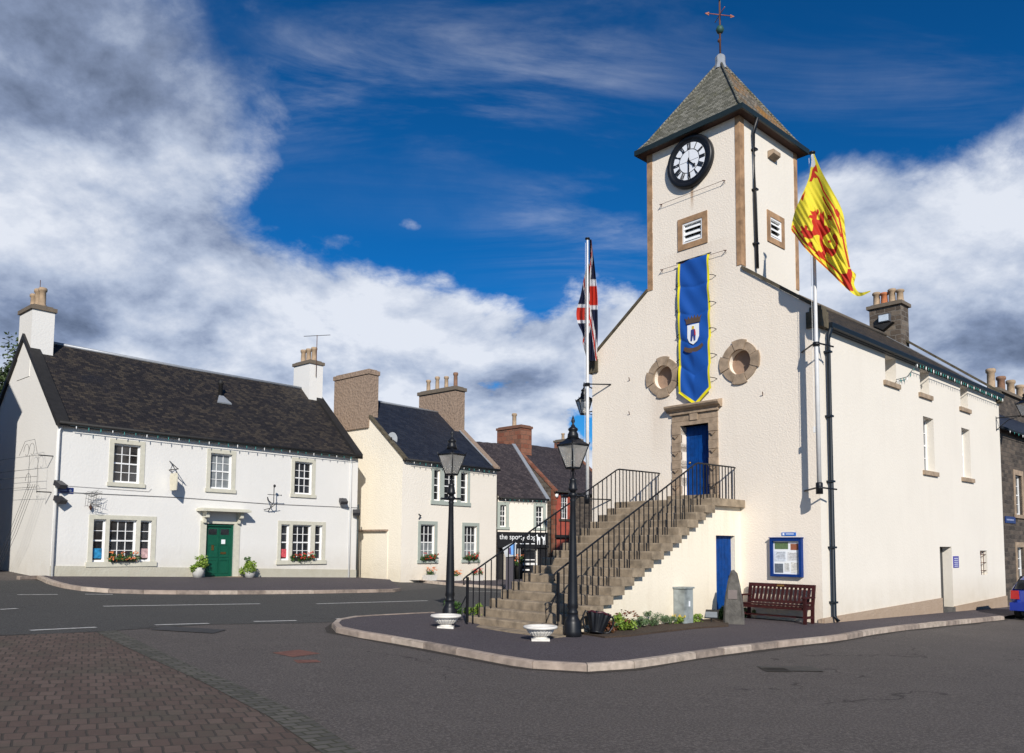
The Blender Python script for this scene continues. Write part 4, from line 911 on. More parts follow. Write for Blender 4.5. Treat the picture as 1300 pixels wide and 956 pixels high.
REDS = [zp([(245, 825), (268, 792), (298, 795), (268, 740), (310, 752), (335, 735), (348, 762), (355, 718), (376, 732), (382, 770), (358, 792), (352, 840), (366, 888), (392, 905), (396, 880), (384, 800), (400, 750), (416, 780), (440, 740), (442, 800), (444, 900), (440, 1000), (300, 990), (310, 925), (290, 872), (300, 842), (270, 826)], 190),
        zp([(150, 78), (176, 62), (204, 92), (203, 50), (242, 72), (236, 112), (290, 132), (322, 104), (330, 60), (300, 20), (290, -10), (440, -10), (436, 60), (470, 60), (500, 92), (526, 95), (516, 140), (470, 170), (432, 200), (426, 245), (440, 290), (496, 335), (560, 345), (588, 300), (570, 250), (540, 200), (560, 150), (600, 190), (612, 270), (600, 350), (584, 400), (560, 425), (530, 442), (500, 405), (470, 382), (450, 440), (410, 432), (400, 392), (428, 370), (400, 302), (384, 232), (388, 182), (360, 172), (312, 186), (300, 222), (250, 222), (212, 202), (190, 212), (184, 162), (150, 142), (172, 112)], 280),
        zp([(248, 272), (268, 255), (300, 262), (306, 308), (286, 322), (256, 312)], 280), zp([(488, 240), (525, 238), (525, 272), (488, 272)], 280), zp([(160, 600), (175, 560), (215, 500), (200, 570), (180, 625)], 190),
        zp([(475, 800), (500, 788), (515, 805), (540, 800), (532, 830), (540, 862), (510, 850), (472, 858), (490, 825)], 190), zp([(560, 722), (600, 724), (632, 775), (626, 835), (596, 815), (575, 770)], 190),
        zp([(262, 385), (285, 320), (300, 240), (345, 178), (368, 280), (330, 262), (325, 300), (355, 330), (345, 350), (315, 340), (290, 390)], 190),
        band([(322, 285), (372, 345), (404, 420), (432, 500), (500, 610), (560, 700), (625, 830), (655, 990), (690, 1180), (735, 1370), (750, 1430)], 20, 190), band([(424, 570), (462, 650), (520, 745), (575, 850), (620, 960), (650, 1060)], 20, 190),
        band([(48, 100), (92, 170), (160, 262), (330, 440), (600, 692), (735, 828)], 17, 280), band([(62, 60), (115, 140), (205, 255), (370, 400), (640, 655)], 22, 280),
        zp([(640, 650), (720, 640), (730, 590), (770, 585), (785, 650), (770, 760), (800, 860), (735, 845), (690, 790)], 280), zp([(330, 400), (380, 360), (420, 400), (460, 450), (420, 470)], 280)]
RB_ = [(min(p[0] for p in P), max(p[0] for p in P), min(p[1] for p in P), max(p[1] for p in P)) for P in REDS]
YEL, RED, NAVY, WHT = (.88, .74, .045), (.58, .030, .012), (.006, .010, .045), (.72, .72, .74)
def lion_col(a, t):
    x, y = lion_px(a, t)
    for P, b in zip(REDS, RB_):
        if b[0] <= x <= b[1] and b[2] <= y <= b[3] and inpoly(x, y, P): return RED
    if x < 1035 and y < 212 and t > .35: return WHT
    return YEL
m_f = cloth('flag', 'yellow flag with a red rampant lion, blowing from the right-hand pole', lion_px, lion_w, lion_col, 300, 170)
# the limp union flag: two folds hanging either side of its pole
def uj(a, t):                                                # a along the fly 0..1, t down 0..1
    x, y = a * 2 - 1, t * 2 - 1
    if abs(y) < .20 or abs(x) < .11: return RED if abs(y) < .13 or abs(x) < .07 else WHT
    q = abs(abs(x) - abs(y)); side = (x * y > 0)
    dlt = (abs(x) - abs(y)) * (1 if x > 0 else -1) * (1 if side else -1)
    if q < .15: return RED if (-.11 < (abs(y) - abs(x)) * (1 if x < 0 else -1) < .0) else WHT
    return NAVY
RF = [(0, (750.2, 304, 751)), (.15, (750.2, 322, 753)), (.33, (750.2, 342, 755.5)), (.5, (750.4, 375, 758.5)), (.62, (750.4, 395, 758.8)), (.8, (750.5, 425, 759)), (1, (750.6, 458, 757.5))]
LF_ = [(0, (747, 335, 746)), (.18, (747, 352, 741.5)), (.35, (747, 375, 737)), (.5, (747, 395, 731.8)), (.62, (747, 410, 733.5)), (.75, (747, 424, 739.5)), (.88, (747, 437, 740)), (1, (747, 457, 745.5))]
def uj_px(a, t):
    r, l = cat(RF, t), cat(LF_, t)
    if a > .5: k = (a - .5) * 2; return r[0] - 2 + (r[2] - r[0] + 2) * k, r[1] + (l[1] - r[1]) * (1 - k) * .0
    k = a * 2; return l[2] + (l[0] + 1.5 - l[2]) * k, l[1]
def uj_w(a, t): return .33 - .10 * abs(a - .5) + .05 * math.sin(a * 26 + t * 3)
def uj_col(a, t):
    if a > .5: return uj(.62 + (a - .5) * .62, min(1, t * .93 + .03))
    return uj(.12 + a * .5, min(1, max(0, (t - .05) * 1.05)))
cloth('flag', 'red, white and blue union flag hanging limp on the left-hand pole', uj_px, uj_w, uj_col, 70, 150)

# ------------------------------------------------------------------ street lamps
def lantern(parent, c, z, s=1.0, rot=0):
    l = MB(); r1, r0, h = .345 * s, .155 * s, .50 * s; Rm = Matrix.Translation((c[0], c[1], z)) @ Matrix.Rotation(rot, 4, 'Z')
    P = lambda x, y, zz: Rm @ Vector((x, y, zz)); cs = [(1, 0), (0, 1), (-1, 0), (0, -1)]
    for (x, y) in cs: l.tube([P(x * r0, y * r0, 0), P(x * r1, y * r1, h)], .015 * s, 6)
    for r, zz in ((r0, 0), (r1, h)):
        for i in range(4): a, b = cs[i], cs[(i + 1) % 4]; l.tube([P(a[0] * r, a[1] * r, zz), P(b[0] * r, b[1] * r, zz)], .018 * s, 6)
    l.lathe([(r0 * 1.03, -.03), (r0 * 1.03, .0)], (0, 0, 0), 4, M=Rm, smooth=False)
    for (x, y) in cs: l.tube([P(x * r1, y * r1, h), P(x * r1 * 1.06, y * r1 * 1.06, h + .06 * s)], .012 * s, 5)
    fr = l.build('lantern', black_paint, parent)
    g = MB()
    for i in range(4): a, b = cs[i], cs[(i + 1) % 4]; g.face([P(a[0] * r0, a[1] * r0, .01), P(b[0] * r0, b[1] * r0, .01), P(b[0] * r1 * .98, b[1] * r1 * .98, h), P(a[0] * r1 * .98, a[1] * r1 * .98, h)], P((a[0] + b[0]), (a[1] + b[1]), 0) - P(0, 0, 0))
    g.build('lamp_glass', lamp_glass_m, fr)
    t = MB(); t.lathe([(r1 * 1.05, h + .01), (r1 * .55, h + .11 * s), (r1 * .36, h + .17 * s)], (0, 0, 0), 4, M=Rm, smooth=False)
    t.lathe([(.13 * s, h + .13 * s), (.12 * s, h + .24 * s), (.085 * s, h + .30 * s), (.11 * s, h + .33 * s), (.11 * s, h + .36 * s), (.05 * s, h + .41 * s), (.04 * s, h + .44 * s), (.02 * s, h + .47 * s), (.045 * s, h + .53 * s), (.03 * s, h + .58 * s), (.004 * s, h + .66 * s)], (0, 0, 0), 14, M=Rm)
    t.build('lantern_top', black_paint, fr)
    b = MB(); b.lathe([(.045 * s, .02), (.05 * s, .14 * s), (.03 * s, .25 * s), (.004, .28 * s)], (0, 0, 0), 12, M=Rm); b.build('bulb', simple('bulb_white', (.75, .75, .72), .3), fr)
    return fr
def street_lamp(M, label):
    M = M @ Matrix.Scale(.936, 4); r = thing('street_lamp', label, 'street lamp', M, 'cast-iron street lamps beside the stone steps')
    b = MB(); b.lathe([(.20, -.05), (.20, .12), (.195, .14), (.195, .30), (.17, .36), (.13, .42), (.125, .50)], (0, 0, 0), 20); b.build('base', black_paint, r)
    p = MB(); p.lathe([(.12, .48), (.125, .55), (.10, .60), (.125, .66), (.115, .75), (.108, 1.2), (.08, 2.2), (.062, 3.02), (.075, 3.06), (.06, 3.10), (.085, 3.14), (.11, 3.20), (.06, 3.24)], (0, 0, 0), 18); p.build('post', black_paint, r)
    c = MB(); c.tube([(-.24, 0, 3.16), (.24, 0, 3.16)], [.026, .026], 8); c.lathe([(.0, -.04), (.04, 0), (.0, .04)], (-.25, 0, 3.16), 8); c.lathe([(.0, -.04), (.04, 0), (.0, .04)], (.25, 0, 3.16), 8); c.build('ladder_bar', black_paint, r)
    k = MB(); k.lathe([(.05, 3.2), (.07, 3.27), (.12, 3.30), (.10, 3.34), (.095, 3.40), (.075, 3.50), (.09, 3.53), (.05, 3.56), (.018, 3.58), (.018, 3.80)], (0, 0, 0), 12)
    for q in range(4): t = q * math.pi / 2 + .4; k.tube([(.03 * math.cos(t), .03 * math.sin(t), 3.54), (.06 * math.cos(t), .06 * math.sin(t), 3.66), (.025 * math.cos(t), .025 * math.sin(t), 3.76)], .008, 4)
    k.build('collar', black_paint, r)
    lantern(r, (0, 0), 3.80, 1.04, math.radians(92)); return r
gz = lambda p: G(p[0], p[1]) + .11
pr = gp(727, 808, .11); street_lamp(Matrix.Translation((pr[0], pr[1], gz(pr))) @ Matrix.Rotation(math.radians(-8), 4, 'Z'), 'black cast-iron street lamp at the near right foot of the steps')
q = th2(5.72, 7.45); street_lamp(Matrix.Translation((q[0], q[1], gz(q))) @ Matrix.Rotation(math.radians(6), 4, 'Z'), 'black cast-iron street lamp left of the steps, standing behind a white urn')
def wall_lamp(M, label, arm):
    r = thing('wall_lamp', label, 'wall lamp', M, 'wall lanterns on the corners of the hall')
    m = MB(); m.tube([(-arm, 0, 0), (-.05, 0, 0), (0, 0, -.03)], .02, 6); m.tube([(-arm, 0, -.45), (-arm * .6, 0, -.12), (-arm * .2, 0, -.02)], .014, 6); m.box(-arm - .03, -arm, -.05, .05, -.5, .06); m.build('bracket', black_paint, r)
    lantern(r, (0, 0), -.04, .95, .2); return r
c = plane_px(TH, 1, -.3, 741.5, 524); wall_lamp(TH @ Matrix.Translation((c.x, -.3, c.z)), 'small black wall lantern on the shaded corner, behind the left-hand flagpole', c.x - WID)
c = plane_px(TH, 0, -1.0, 1303, 527); wall_lamp(TH @ Matrix.Translation((-1.0, c.y, c.z)) @ Matrix.Rotation(math.pi, 4, 'Z'), 'small black wall lantern at the far end of the sunlit side wall', 1.0)

# ------------------------------------------------------------------ urns, bench, boards, stones
def urn(M, label):
    r = thing('stone_urn', label, 'urn', M, 'low white urns at the foot of the steps')
    b = MB(); b.box(-.20, .20, -.20, .20, -.02, .045); b.lathe([(.18, .045), (.15, .07), (.14, .10)], (0, 0, 0), 24); b.build('foot', white_stone, r)
    m = MB(); n = 72; prof = [(.14, .09), (.21, .12), (.27, .18), (.30, .235), (.305, .25)]; bb = len(m.v)
    for (rr, z) in prof:
        for k in range(n): t = 2 * math.pi * k / n; q = rr + (.010 * math.cos(k * math.pi / 1.5) if 0 < prof.index((rr, z)) < 4 else 0); m.v.append(Vector((q * math.cos(t), q * math.sin(t), z)))
    for i in range(len(prof) - 1):
        for k in range(n): k2 = (k + 1) % n; m.f.append((bb + i * n + k, bb + i * n + k2, bb + (i + 1) * n + k2, bb + (i + 1) * n + k)); m.m.append(0); m.sm.append(False)
    m.lathe([(.30, .245), (.37, .265), (.385, .295), (.37, .32), (.33, .325), (.29, .30), (.27, .24)], (0, 0, 0), 36); m.build('bowl', white_stone, r)
    s = MB(); s.lathe([(.28, .24), (.28, .262), (.1, .285)], (0, 0, 0), 24); s.build('soil', soil, r); return r
white_stone = simple('white_painted_stone', (.66, .63, .58), .8, var=.12, bmp=.003)
for (x, y, l) in ((566, 797, 'white fluted urn in front of the left street lamp'), (686, 813, 'empty white fluted urn just left of the right street lamp')):
    p = gp(x, y, .11); urn(Matrix.Translation((p[0], p[1], gz(p))) @ Matrix.Scale(.9, 4), l)
# tilted black handled planter
p = gp(757, 807, .11); Mp = Matrix.Translation((p[0], p[1], gz(p) + .045)) @ Matrix.Rotation(math.radians(10), 4, 'Y') @ Matrix.Rotation(math.radians(-14), 4, 'X') @ Matrix.Rotation(.2, 4, 'Z')
Mp = Mp @ Matrix.Scale(1.12, 4); r = thing('black_planter', 'tilted black planter with lobed rim and curved handles beside the lamp', 'planter', Mp)
m = MB(); n = 48
def lob(a, t): th_ = a * 2 * math.pi; rr = .12 + .11 * t + (.018 * math.cos(th_ * 12)) * t; z = .02 + .34 * t + (.03 * abs(math.cos(th_ * 3)) if t > .95 else 0); return (rr * math.cos(th_), rr * math.sin(th_), z)
m.smooth = True; m.grid(lob, 96, 8); m.smooth = False; m.lathe([(.12, .0), (.13, .03)], (0, 0, 0), 20); m.lathe([(.10, .30), (.205, .32)], (0, 0, 0), 24); m.build('body', black_paint, r)
for s in (-1, 1):
    m = MB(); m.tube([(s * .20, 0, .34), (s * .28, 0, .38), (s * .31, 0, .28), (s * .29, 0, .16), (s * .24, 0, .06), (s * .14, 0, .03)], .022, 8); m.build('handle', black_paint, r)
m = MB(); m.smooth = True; m.tube([(.22 * math.cos(k * .524), .22 * math.sin(k * .524), .36 + .02 * (k % 2)) for k in range(13)], .022, 8, caps=False); m.build('rim', simple('maroon_rim', (.06, .012, .02), .4), r)
# bench
bl = 1.78; M_b = TH @ Matrix.Translation((1.02, .16, .02 - .0)); bench = thing('park_bench', 'dark red slatted wooden bench against the front wall under the notice board', 'bench', M_b)
def bb_(name, *boxes, parent=None):
    m = MB()
    for b in boxes: m.box(*b)
    return m.build(name, bench_wood, parent or bench)
H = bl / 2
for s in (-1, 1):
    x0, x1 = s * H - .035, s * H + .035
    bb_('leg', (x0, x1, .48, .55, -.05, .62)); m = MB(); m.prism([(x0, .10, -.05), (x0, .17, -.05), (x0, .15, .42), (x0, .05, .95), (x0, -.02, .95), (x0, .08, .42)], (.07, 0, 0)); m.build('leg', bench_wood, bench)
    bb_('armrest', (x0 - .01, x1 + .01, .04, .60, .62, .66)); bb_('side_rail', (x0 + .01, x1 - .01, .15, .48, .12, .18), (x0 + .01, x1 - .01, .12, .50, .34, .42))
seat = MB()
for k in range(5): seat.box(-H + .03, H - .03, .12 + k * .088, .19 + k * .088, .42, .445)
seat.build('seat', bench_wood, bench)
br = MB()
for k in range(14):
    x = -H + .12 + (bl - .24) * k / 13; br.prism([(x - .032, .115, .50), (x + .032, .115, .50), (x + .032, .02, .88), (x - .032, .02, .88)], (0, .022, 0))
br.prism([(-H, .125, .46), (H, .125, .46), (H, .105, .53), (-H, .105, .53)], (0, .035, 0)); br.prism([(-H, .028, .86), (H, .028, .86), (H, .00, .95), (-H, .00, .95)], (0, .045, 0)); br.build('backrest', bench_wood, bench)
bb_('front_rail', (-H + .03, H - .03, .49, .52, .33, .41)); bb_('stretcher', (-H + .03, H - .03, .28, .32, .12, .16))
m = MB(); m.box(-.10, .10, .055, .068, .885, .925); m.build('plaque', brass, bench)
# notice board
nb_ = thing('notice_board', 'blue-framed glass notice board with papers on the front wall', 'notice board', TH @ Matrix.Translation((.93, 0, 1.65)))
m = MB(); w_, h_ = .44, .50
for b in ((-w_, -w_ + .07, -h_, h_), (w_ - .07, w_, -h_, h_), (-w_ + .07, w_ - .07, h_ - .07, h_), (-w_ + .07, w_ - .07, -h_, -h_ + .07)): m.box(b[0], b[1], 0, .12, b[2], b[3])
m.box(-w_ - .02, w_ + .02, 0, .14, h_ + .002, h_ + .03); m.build('frame', sign_blue, nb_)
m = MB(); m.box(-w_ + .06, w_ - .06, .01, .05, -h_ + .06, h_ - .06); m.build('back_panel', paper, nb_)
pcs = [(.33, -.05, .22, .40, (.10, .16, .07)), (-.12, -.34, .20, .36, (.30, .10, .05)), (.34, .02, -.10, .16, (.60, .64, .70)), (-.03, -.33, -.08, .14, (.66, .66, .66)), (.34, .10, -.40, -.16, (.12, .14, .17)), (.06, -.08, -.36, -.14, (.60, .60, .58)), (-.12, -.34, -.40, -.12, (.68, .67, .62))]
for i, (a, b, z0, z1, c_) in enumerate(pcs):
    m = MB(); m.box(b, a, .052, .055, z0, z1); nt_ = m.build('notice', simple('notice_%d' % i, c_, .7, var=.25, scale=20), nb_)
    if c_[0] > .5:
        m = MB()
        for k in range(5): z = z1 - .03 - k * .035; m.box(b + .02, a - random.uniform(.03, .09), .0555, .0565, z - .008, z)
        m.build('printed_lines', simple('print_grey', (.15, .15, .16), .7), nt_)
pl_ = thing('wall_plate', 'small bright blue plate above the notice board', 'sign', TH @ Matrix.Translation((.88, 0, 2.265))); m = MB(); m.box(-.20, .20, 0, .015, -.045, .045); m.build('plate', simple('sign_light_blue', (.01, .13, .50), .4), pl_)
m = MB(); m.box(.12, .17, .015, .017, -.03, .03); m.box(-.15, .08, .015, .017, -.008, .012); m.build('lettering', paper, pl_)
dp_ = thing('door_sign', 'small blue sign with white writing right of the dark side door', 'sign', TH @ Matrix.Translation((0, -9.48, 1.48))); m = MB(); m.box(-.015, 0, -.25, .25, -.19, .19); m.build('plate', simple('sign_violet', (.05, .04, .30), .4), dp_)
m = MB()
for k in range(5): m.box(-.017, -.0152, -.18, .18, .11 - k * .065, .13 - k * .065)
m.build('lettering', paper, dp_)
ca, cb = plane_px(TH, 0, 1.96, 869.5, 787).y, plane_px(TH, 0, 1.96, 880.5, 787).y; cw = (ca - cb) / 2
cab = thing('meter_cabinet', 'weathered grey metal cabinet standing against the stair wall', 'cabinet', TH @ Matrix.Translation((2.3, (ca + cb) / 2, .0)))
m = MB(); m.box(-.33, -.005, -cw, cw, -.02, .88); m.build('body', cabinet_grey, cab); m = MB(); m.box(-.36, -.003, -cw - .03, cw + .03, .882, .92); m.build('lid', cabinet_grey, cab)
m = MB(); m.box(-.342, -.332, -cw + .02, cw - .02, .03, .86); dd = m.build('door', cabinet_grey, cab)
m = MB(); m.box(-.355, -.343, -.03, .02, .45, .58); m.build('handle', paper, dd)
# standing stones
def stone(M, pts, d, label, cat_='standing stone'):
    m = MB(); N = len(pts); rings = 5; b = len(m.v); cx = sum(p[0] for p in pts) / N; cz = sum(p[1] for p in pts) / N
    for j, (k, y) in enumerate(((.80, -d), (.97, -d * .55), (1.0, 0), (.97, d * .5), (.84, d))):
        for p in pts: m.v.append(Vector((cx + (p[0] - cx) * k + random.uniform(-.008, .008), y + random.uniform(-.012, .012), max(p[1] - .05, -.06) if p[1] < .05 else cz + (p[1] - cz) * k + random.uniform(-.01, .01))))
    for j in range(4):
        for i in range(N): i2 = (i + 1) % N; m.f.append((b + j * N + i, b + j * N + i2, b + (j + 1) * N + i2, b + (j + 1) * N + i)); m.m.append(0); m.sm.append(False)
    m.f.append(tuple(reversed(range(b, b + N)))); m.f.append(tuple(range(b + 4 * N, b + 5 * N))); m.m += [0, 0]; m.sm += [False, False]
    o = m.build('standing_stone', rock_grey, None, M=M); return tag(o, label, cat_)
p = gp(931, 791, .13); toc = math.atan2(p[0], p[1])
Mst = Matrix.Translation((p[0], p[1], gz(p))) @ Matrix.Rotation(-toc, 4, 'Z')
st = stone(Mst, [(-.26, 0), (.27, 0), (.27, .25), (.235, .60), (.18, .95), (.11, 1.24), (.03, 1.34), (-.04, 1.31), (-.12, 1.08), (-.18, .75), (-.23, .35)], .12, 'tall pointed grey standing stone in front of the blue cupboard door')
m = MB(); m.box(-.12, .10, -.135, -.118, .62, .84); m.build('worn_plaque', simple('plaque_grey', (.17, .14, .13), .8), st)
p = gp(904, 780, .13); stone(Matrix.Translation((p[0], p[1], gz(p))) @ Matrix.Rotation(-toc, 4, 'Z'), [(-.12, 0), (.13, 0), (.12, .2), (.02, .42), (-.02, .42), (-.1, .2)], .06, 'small pointed stone between the cabinet and the standing stone', 'stone')
p = gp(903, 790, .13); spt = thing('ground_spotlight', 'grey box spotlight in the flower bed beside the standing stone', 'spotlight', Matrix.Translation((p[0], p[1], gz(p))) @ Matrix.Rotation(-toc, 4, 'Z'))
m = MB(); m.prism([(-.17, -.08, .12), (-.15, .10, .16), (-.13, .06, .33), (-.14, -.10, .27)], (.32, 0, 0)); m.build('housing', black_matt, spt); m = MB(); m.prism([(-.14, -.095, .15), (.15, -.095, .15), (.15, -.12, .29), (-.14, -.12, .29)], (0, -.01, .0)); m.build('lens', simple('lens_grey', (.25, .27, .29), .2), spt); m = MB(); m.tube([(0, 0, -.05), (0, 0, .2)], .02, 6); m.build('stem', black_matt, spt)
# flower bed
bed = [th2(2.3, 6.6)] + [gp(*a, .13) for a in ((768, 809), (800, 807), (840, 802), (880, 797.5), (925, 794.5))]
sheet('flower_bed', bed[:6] + [th2(2.3, .7)], soil, .145, thick=.05)
def plant(name, u, w, rad, n, size, mats, label, cat_='plant', extra=None, grp=None, z=None):
    x, y = th2(u, w); z = G(x, y) + .14 if z is None else z; r = thing(name, label, cat_, Matrix.Translation((x, y, z)), grp)
    m = MB(); rad = tuple(v * 1.42 for v in rad); leaf_cloud(m, (0, 0, rad[2] * .75), rad, int(n * 2.4), size * .78); m.build('foliage', mats[0], r)
    m = MB()
    for k in range(7): t = random.uniform(0, 6.28); m.tube([(0, 0, -.02), (math.cos(t) * rad[0] * .4, math.sin(t) * rad[1] * .4, rad[2] * .9)], .006, 4)
    m.build('stem', leaf_green, r)
    if extra:
        for mt, nn, sz, nm in extra:
            m = MB()
            for _ in range(nn):
                t, k = random.uniform(0, 6.28), random.random() ** .5; c = Vector((math.cos(t) * rad[0] * k, math.sin(t) * rad[1] * k, rad[2] * random.uniform(.8, 1.7)))
                leaf_cloud(m, c, (sz, sz, sz), 10, sz * .7)
            m.build(nm, mt, r)
    return r
def spot(px, py):
    v = TH.inverted() @ Vector((*gp(px, py, .13), 0)); return v.x, v.y
plant('leafy_plant', *spot(789, 800), (.26, .30, .17), 520, .055, [leaf_lime], 'lime green broad-leaved plant nearest the black planter', extra=[(leaf_red, 12, .06, 'red_leaves')])
plant('leafy_plant', *spot(775, 803), (.12, .14, .10), 150, .05, [leaf_red], 'dark red-leaved plant between black planter and lime green plant', extra=[(leaf_green, 6, .05, 'green_leaves')])
plant('grey_plant', *spot(812, 797), (.17, .20, .11), 420, .030, [leaf_silver], 'first silvery cushion plant, right of the lime green plant')
plant('grey_plant', *spot(828, 795.5), (.20, .20, .13), 440, .030, [leaf_silver], 'second silvery cushion plant, below the tall green shoot')
plant('shoot_plant', *spot(830, 792), (.06, .06, .30), 120, .035, [leaf_green], 'tall thin green shoot rising behind the second silvery plant')
plant('grey_plant', *spot(850, 793), (.17, .18, .11), 380, .028, [leaf_silver], 'silvery cushion plant left of the yellow flowers')
plant('yellow_plant', *spot(862, 792), (.11, .12, .09), 160, .035, [leaf_lime], 'low yellow-flowered plant below the cabinet', extra=[(flower_yellow, 12, .03, 'flowers')])
plant('leafy_plant', *spot(878, 790), (.20, .20, .10), 260, .045, [leaf_lime], 'bright green low plant at the right of the cabinet')
plant('leafy_plant', *spot(893, 785), (.14, .16, .08), 180, .04, [leaf_green], 'small dark plant behind the ground spotlight')
plant('leafy_plant', *spot(919, 788), (.14, .15, .19), 320, .045, [leaf_green], 'dark green bushy plant left of the tall standing stone')
plant('leafy_plant', *spot(946, 783), (.10, .11, .14), 200, .04, [leaf_green], 'dark green plant between standing stone and bench')
x, y = gp(804, 790, .13); r = thing('red_hot_poker', 'orange red-hot poker flowers on tall stems against the stair wall', 'flower', Matrix.Translation((x, y, G(x, y) + .14)))
for k in range(4):
    ox, oy, hh = random.uniform(-.12, .12), random.uniform(-.12, .12), random.uniform(.55, .70); m = MB(); m.tube([(ox * .4, oy * .4, 0), (ox, oy, hh)], .008, 5); m.build('stem', leaf_green, r); m = MB(); m.lathe([(.008, hh - .02), (.018, hh), (.018, hh + .05), (.006, hh + .10)], (ox, oy, 0), 8); m.build('flower', flower_orange, r)
plant('grass_tuft', 5.68, 7.25, (.20, .16, .20), 260, .05, [leaf_green], 'leafy tuft with a pink flower growing beside the left railing', extra=[(flower_pink, 2, .03, 'flowers')])
plant('grass_tuft', 5.60, 6.70, (.15, .2, .16), 200, .05, [leaf_lime], 'pale green tuft beside the lowest left steps')

# ------------------------------------------------------------------ strings of small lights
def light_string(M, pts, label, n, drop=(.06, .14), grp='light strings under the eaves'):
    r = thing('light_string', label, 'string lights', M, grp); m = MB(); m.tube(pts, .012, 5); m.build('cable', green_pipe, r)
    P = [Vector(p) for p in pts]; L = [(P[i + 1] - P[i]).length for i in range(len(P) - 1)]; T = sum(L); m = MB(); m2 = MB()
    for k in range(n):
        s = T * (k + .5) / n; i = 0
        while s > L[i] and i < len(L) - 1: s -= L[i]; i += 1
        p = P[i] + (P[i + 1] - P[i]) * (s / L[i]); d_ = random.uniform(*drop)
        b = MB(); b.tube([p, p - Vector((0, 0, d_ * .6)), p - Vector((0, 0, d_ * .6 + .06))], [.010, .018, .006], 6); b.build('bulb', bulb_teal if k % 3 else white_paint, r)
bulb_teal = simple('bulb_teal', (.03, .22, .20), .3)
light_string(TH, [(-.06, -4.85, 6.95), (-.10, -5.6, 7.15), (-.26, -5.95, 7.58), (-.29, -6.4, 7.60), (-.27, -10, 7.60), (-.27, -14.3, 7.60)], 'string of small lights hanging under the long side gutter', 46)

# ------------------------------------------------------------------ the white house on the left
lho = thing('white_house', 'white two-storey house with dark slate roof and green front door', 'house', LH)
LL, LD, LEZ, LRZ = 12.45, 7.0, 5.14, 8.45
Lf = face_fn((0, 0, 0), (1, 0, 0), (0, -1, 0)); Lgl = face_fn((0, 0, 0), (0, 1, 0), (-1, 0, 0)); Lgr = face_fn((LL, 0, 0), (0, 1, 0), (1, 0, 0)); Lb = face_fn((0, LD, 0), (1, 0, 0), (0, 1, 0))
def lpx(M):
    return lambda x, y, v=0: (lambda p: (p.x, p.z))(plane_px(M, 1, v, x, y))
lx = lpx(LH)
def rp(f, x0, y0, x1, y1):                                   # opening from its two corners
    a, b = f(x0, y0), f(x1, y1); return [a[0], b[0], b[1], a[1]]
UW = [rp(lx, 145.1, 563, 177, 613.5), rp(lx, 267.8, 574.6, 293.5, 622.5), rp(lx, 374.3, 585, 395.8, 628)]
z0u = sum(w[2] for w in UW) / 3; z1u = sum(w[3] for w in UW) / 3
UW = [(w[0], w[1], z0u, z1u) for w in UW]
T1_ = [rp(lx, 119, 659, 132.5, 713), rp(lx, 139.5, 659, 171.5, 713), rp(lx, 178.5, 661, 191, 713)]
T2_ = [rp(lx, 357, 665.5, 366.5, 711), rp(lx, 371.5, 666, 394, 711), rp(lx, 400, 667, 408.5, 711)]
zz = lambda T: [(w[0], w[1], sum(t[2] for t in T) / 3, sum(t[3] for t in T) / 3) for w in T]
T1_, T2_ = zz(T1_), zz(T2_)
gd = rp(lx, 262, 664.5, 295, 734); GDR = (gd[0], gd[1], -.16, gd[3], .16)
m = MB(); wall_faces(m, Lf, [0, LL], -.9, lambda s: LEZ, UW + T1_ + T2_ + [GDR], .15); m.build('front_wall', white_wash, lho)
lg = lambda v: LEZ + (LRZ + .06 - LEZ) * (1 - abs(v - LD / 2) / (LD / 2))
m = MB(); wall_faces(m, Lgl, [0, LD / 2, LD], -.9, lg, []); wall_faces(m, Lb, [0, LL], -.9, lambda s: LEZ, []); m.build('gable_wall', white_wash, lho)
m = MB(); wall_faces(m, Lgr, [0, LD / 2, LD], -.9, lg, []); m.build('gable_wall', white_wash, lho)
def pitched(parent, L, D, ez, rz, mat, ov=.16, x0=0, x1=None, sag=.04):
    m = MB(); x1 = L if x1 is None else x1
    for s in (0, 1):
        def fn(a, t):
            x = x0 + (x1 - x0) * a; y = -ov + (D / 2 + ov) * t; y = y if s == 0 else D - y; z = ez - ov * (rz - ez) / (D / 2) + (rz - ez) * (1 + ov / (D / 2)) * t + .05
            return (x, y, z - sag * math.sin(a * math.pi) * t + .012 * math.sin(a * 37 + t * 5) * t)
        m.grid(fn, 24, 6)
    m.box(x0, x1, -ov, .0, ez - ov * .9 - .03, ez - ov * .9 + .055); m.box(x0, x1, D, D + ov, ez - ov * .9 - .03, ez - ov * .9 + .055)
    return m.build('roof', mat, parent)
lroof = pitched(lho, LL, LD, LEZ, LRZ, slate_dark)
m = MB(); m.tube([(.5, LD / 2, LRZ + .04), (LL / 2, LD / 2, LRZ - .0), (LL - .5, LD / 2, LRZ + .04)], .07, 6); m.build('ridge', lead, lroof)
def verge(parent, x0, x1, D, ez, rz, mat, t=.12, ov=.2, n=1):
    m = MB()
    for s in (0, 1):
        Y = lambda y: y if s == 0 else D - y
        sl = (rz - ez) / (D / 2)
        m.prism([(x0, Y(-ov), ez - ov * sl - .02), (x0, Y(D / 2), rz - .02), (x0, Y(D / 2), rz + .08 + t), (x0, Y(-ov), ez - ov * sl + .08 + t)], (x1 - x0, 0, 0))
    return m.build('verge', mat, parent)
verge(lroof, -.10, .30, LD, LEZ, LRZ, black_matt); verge(lroof, LL - .30, LL + .10, LD, LEZ, LRZ, black_matt)
m = MB(); m.tube([(-.02, -.22, LEZ - .09), (LL + .02, -.22, LEZ - .09)], .06, 8); m.build('gutter', black_matt, lho)
cl = chimney(lho, -.02, .72, 2.85, 4.15, 7.0, 9.6, white_wash, 3, pot_h=.75, pot_r=.13)
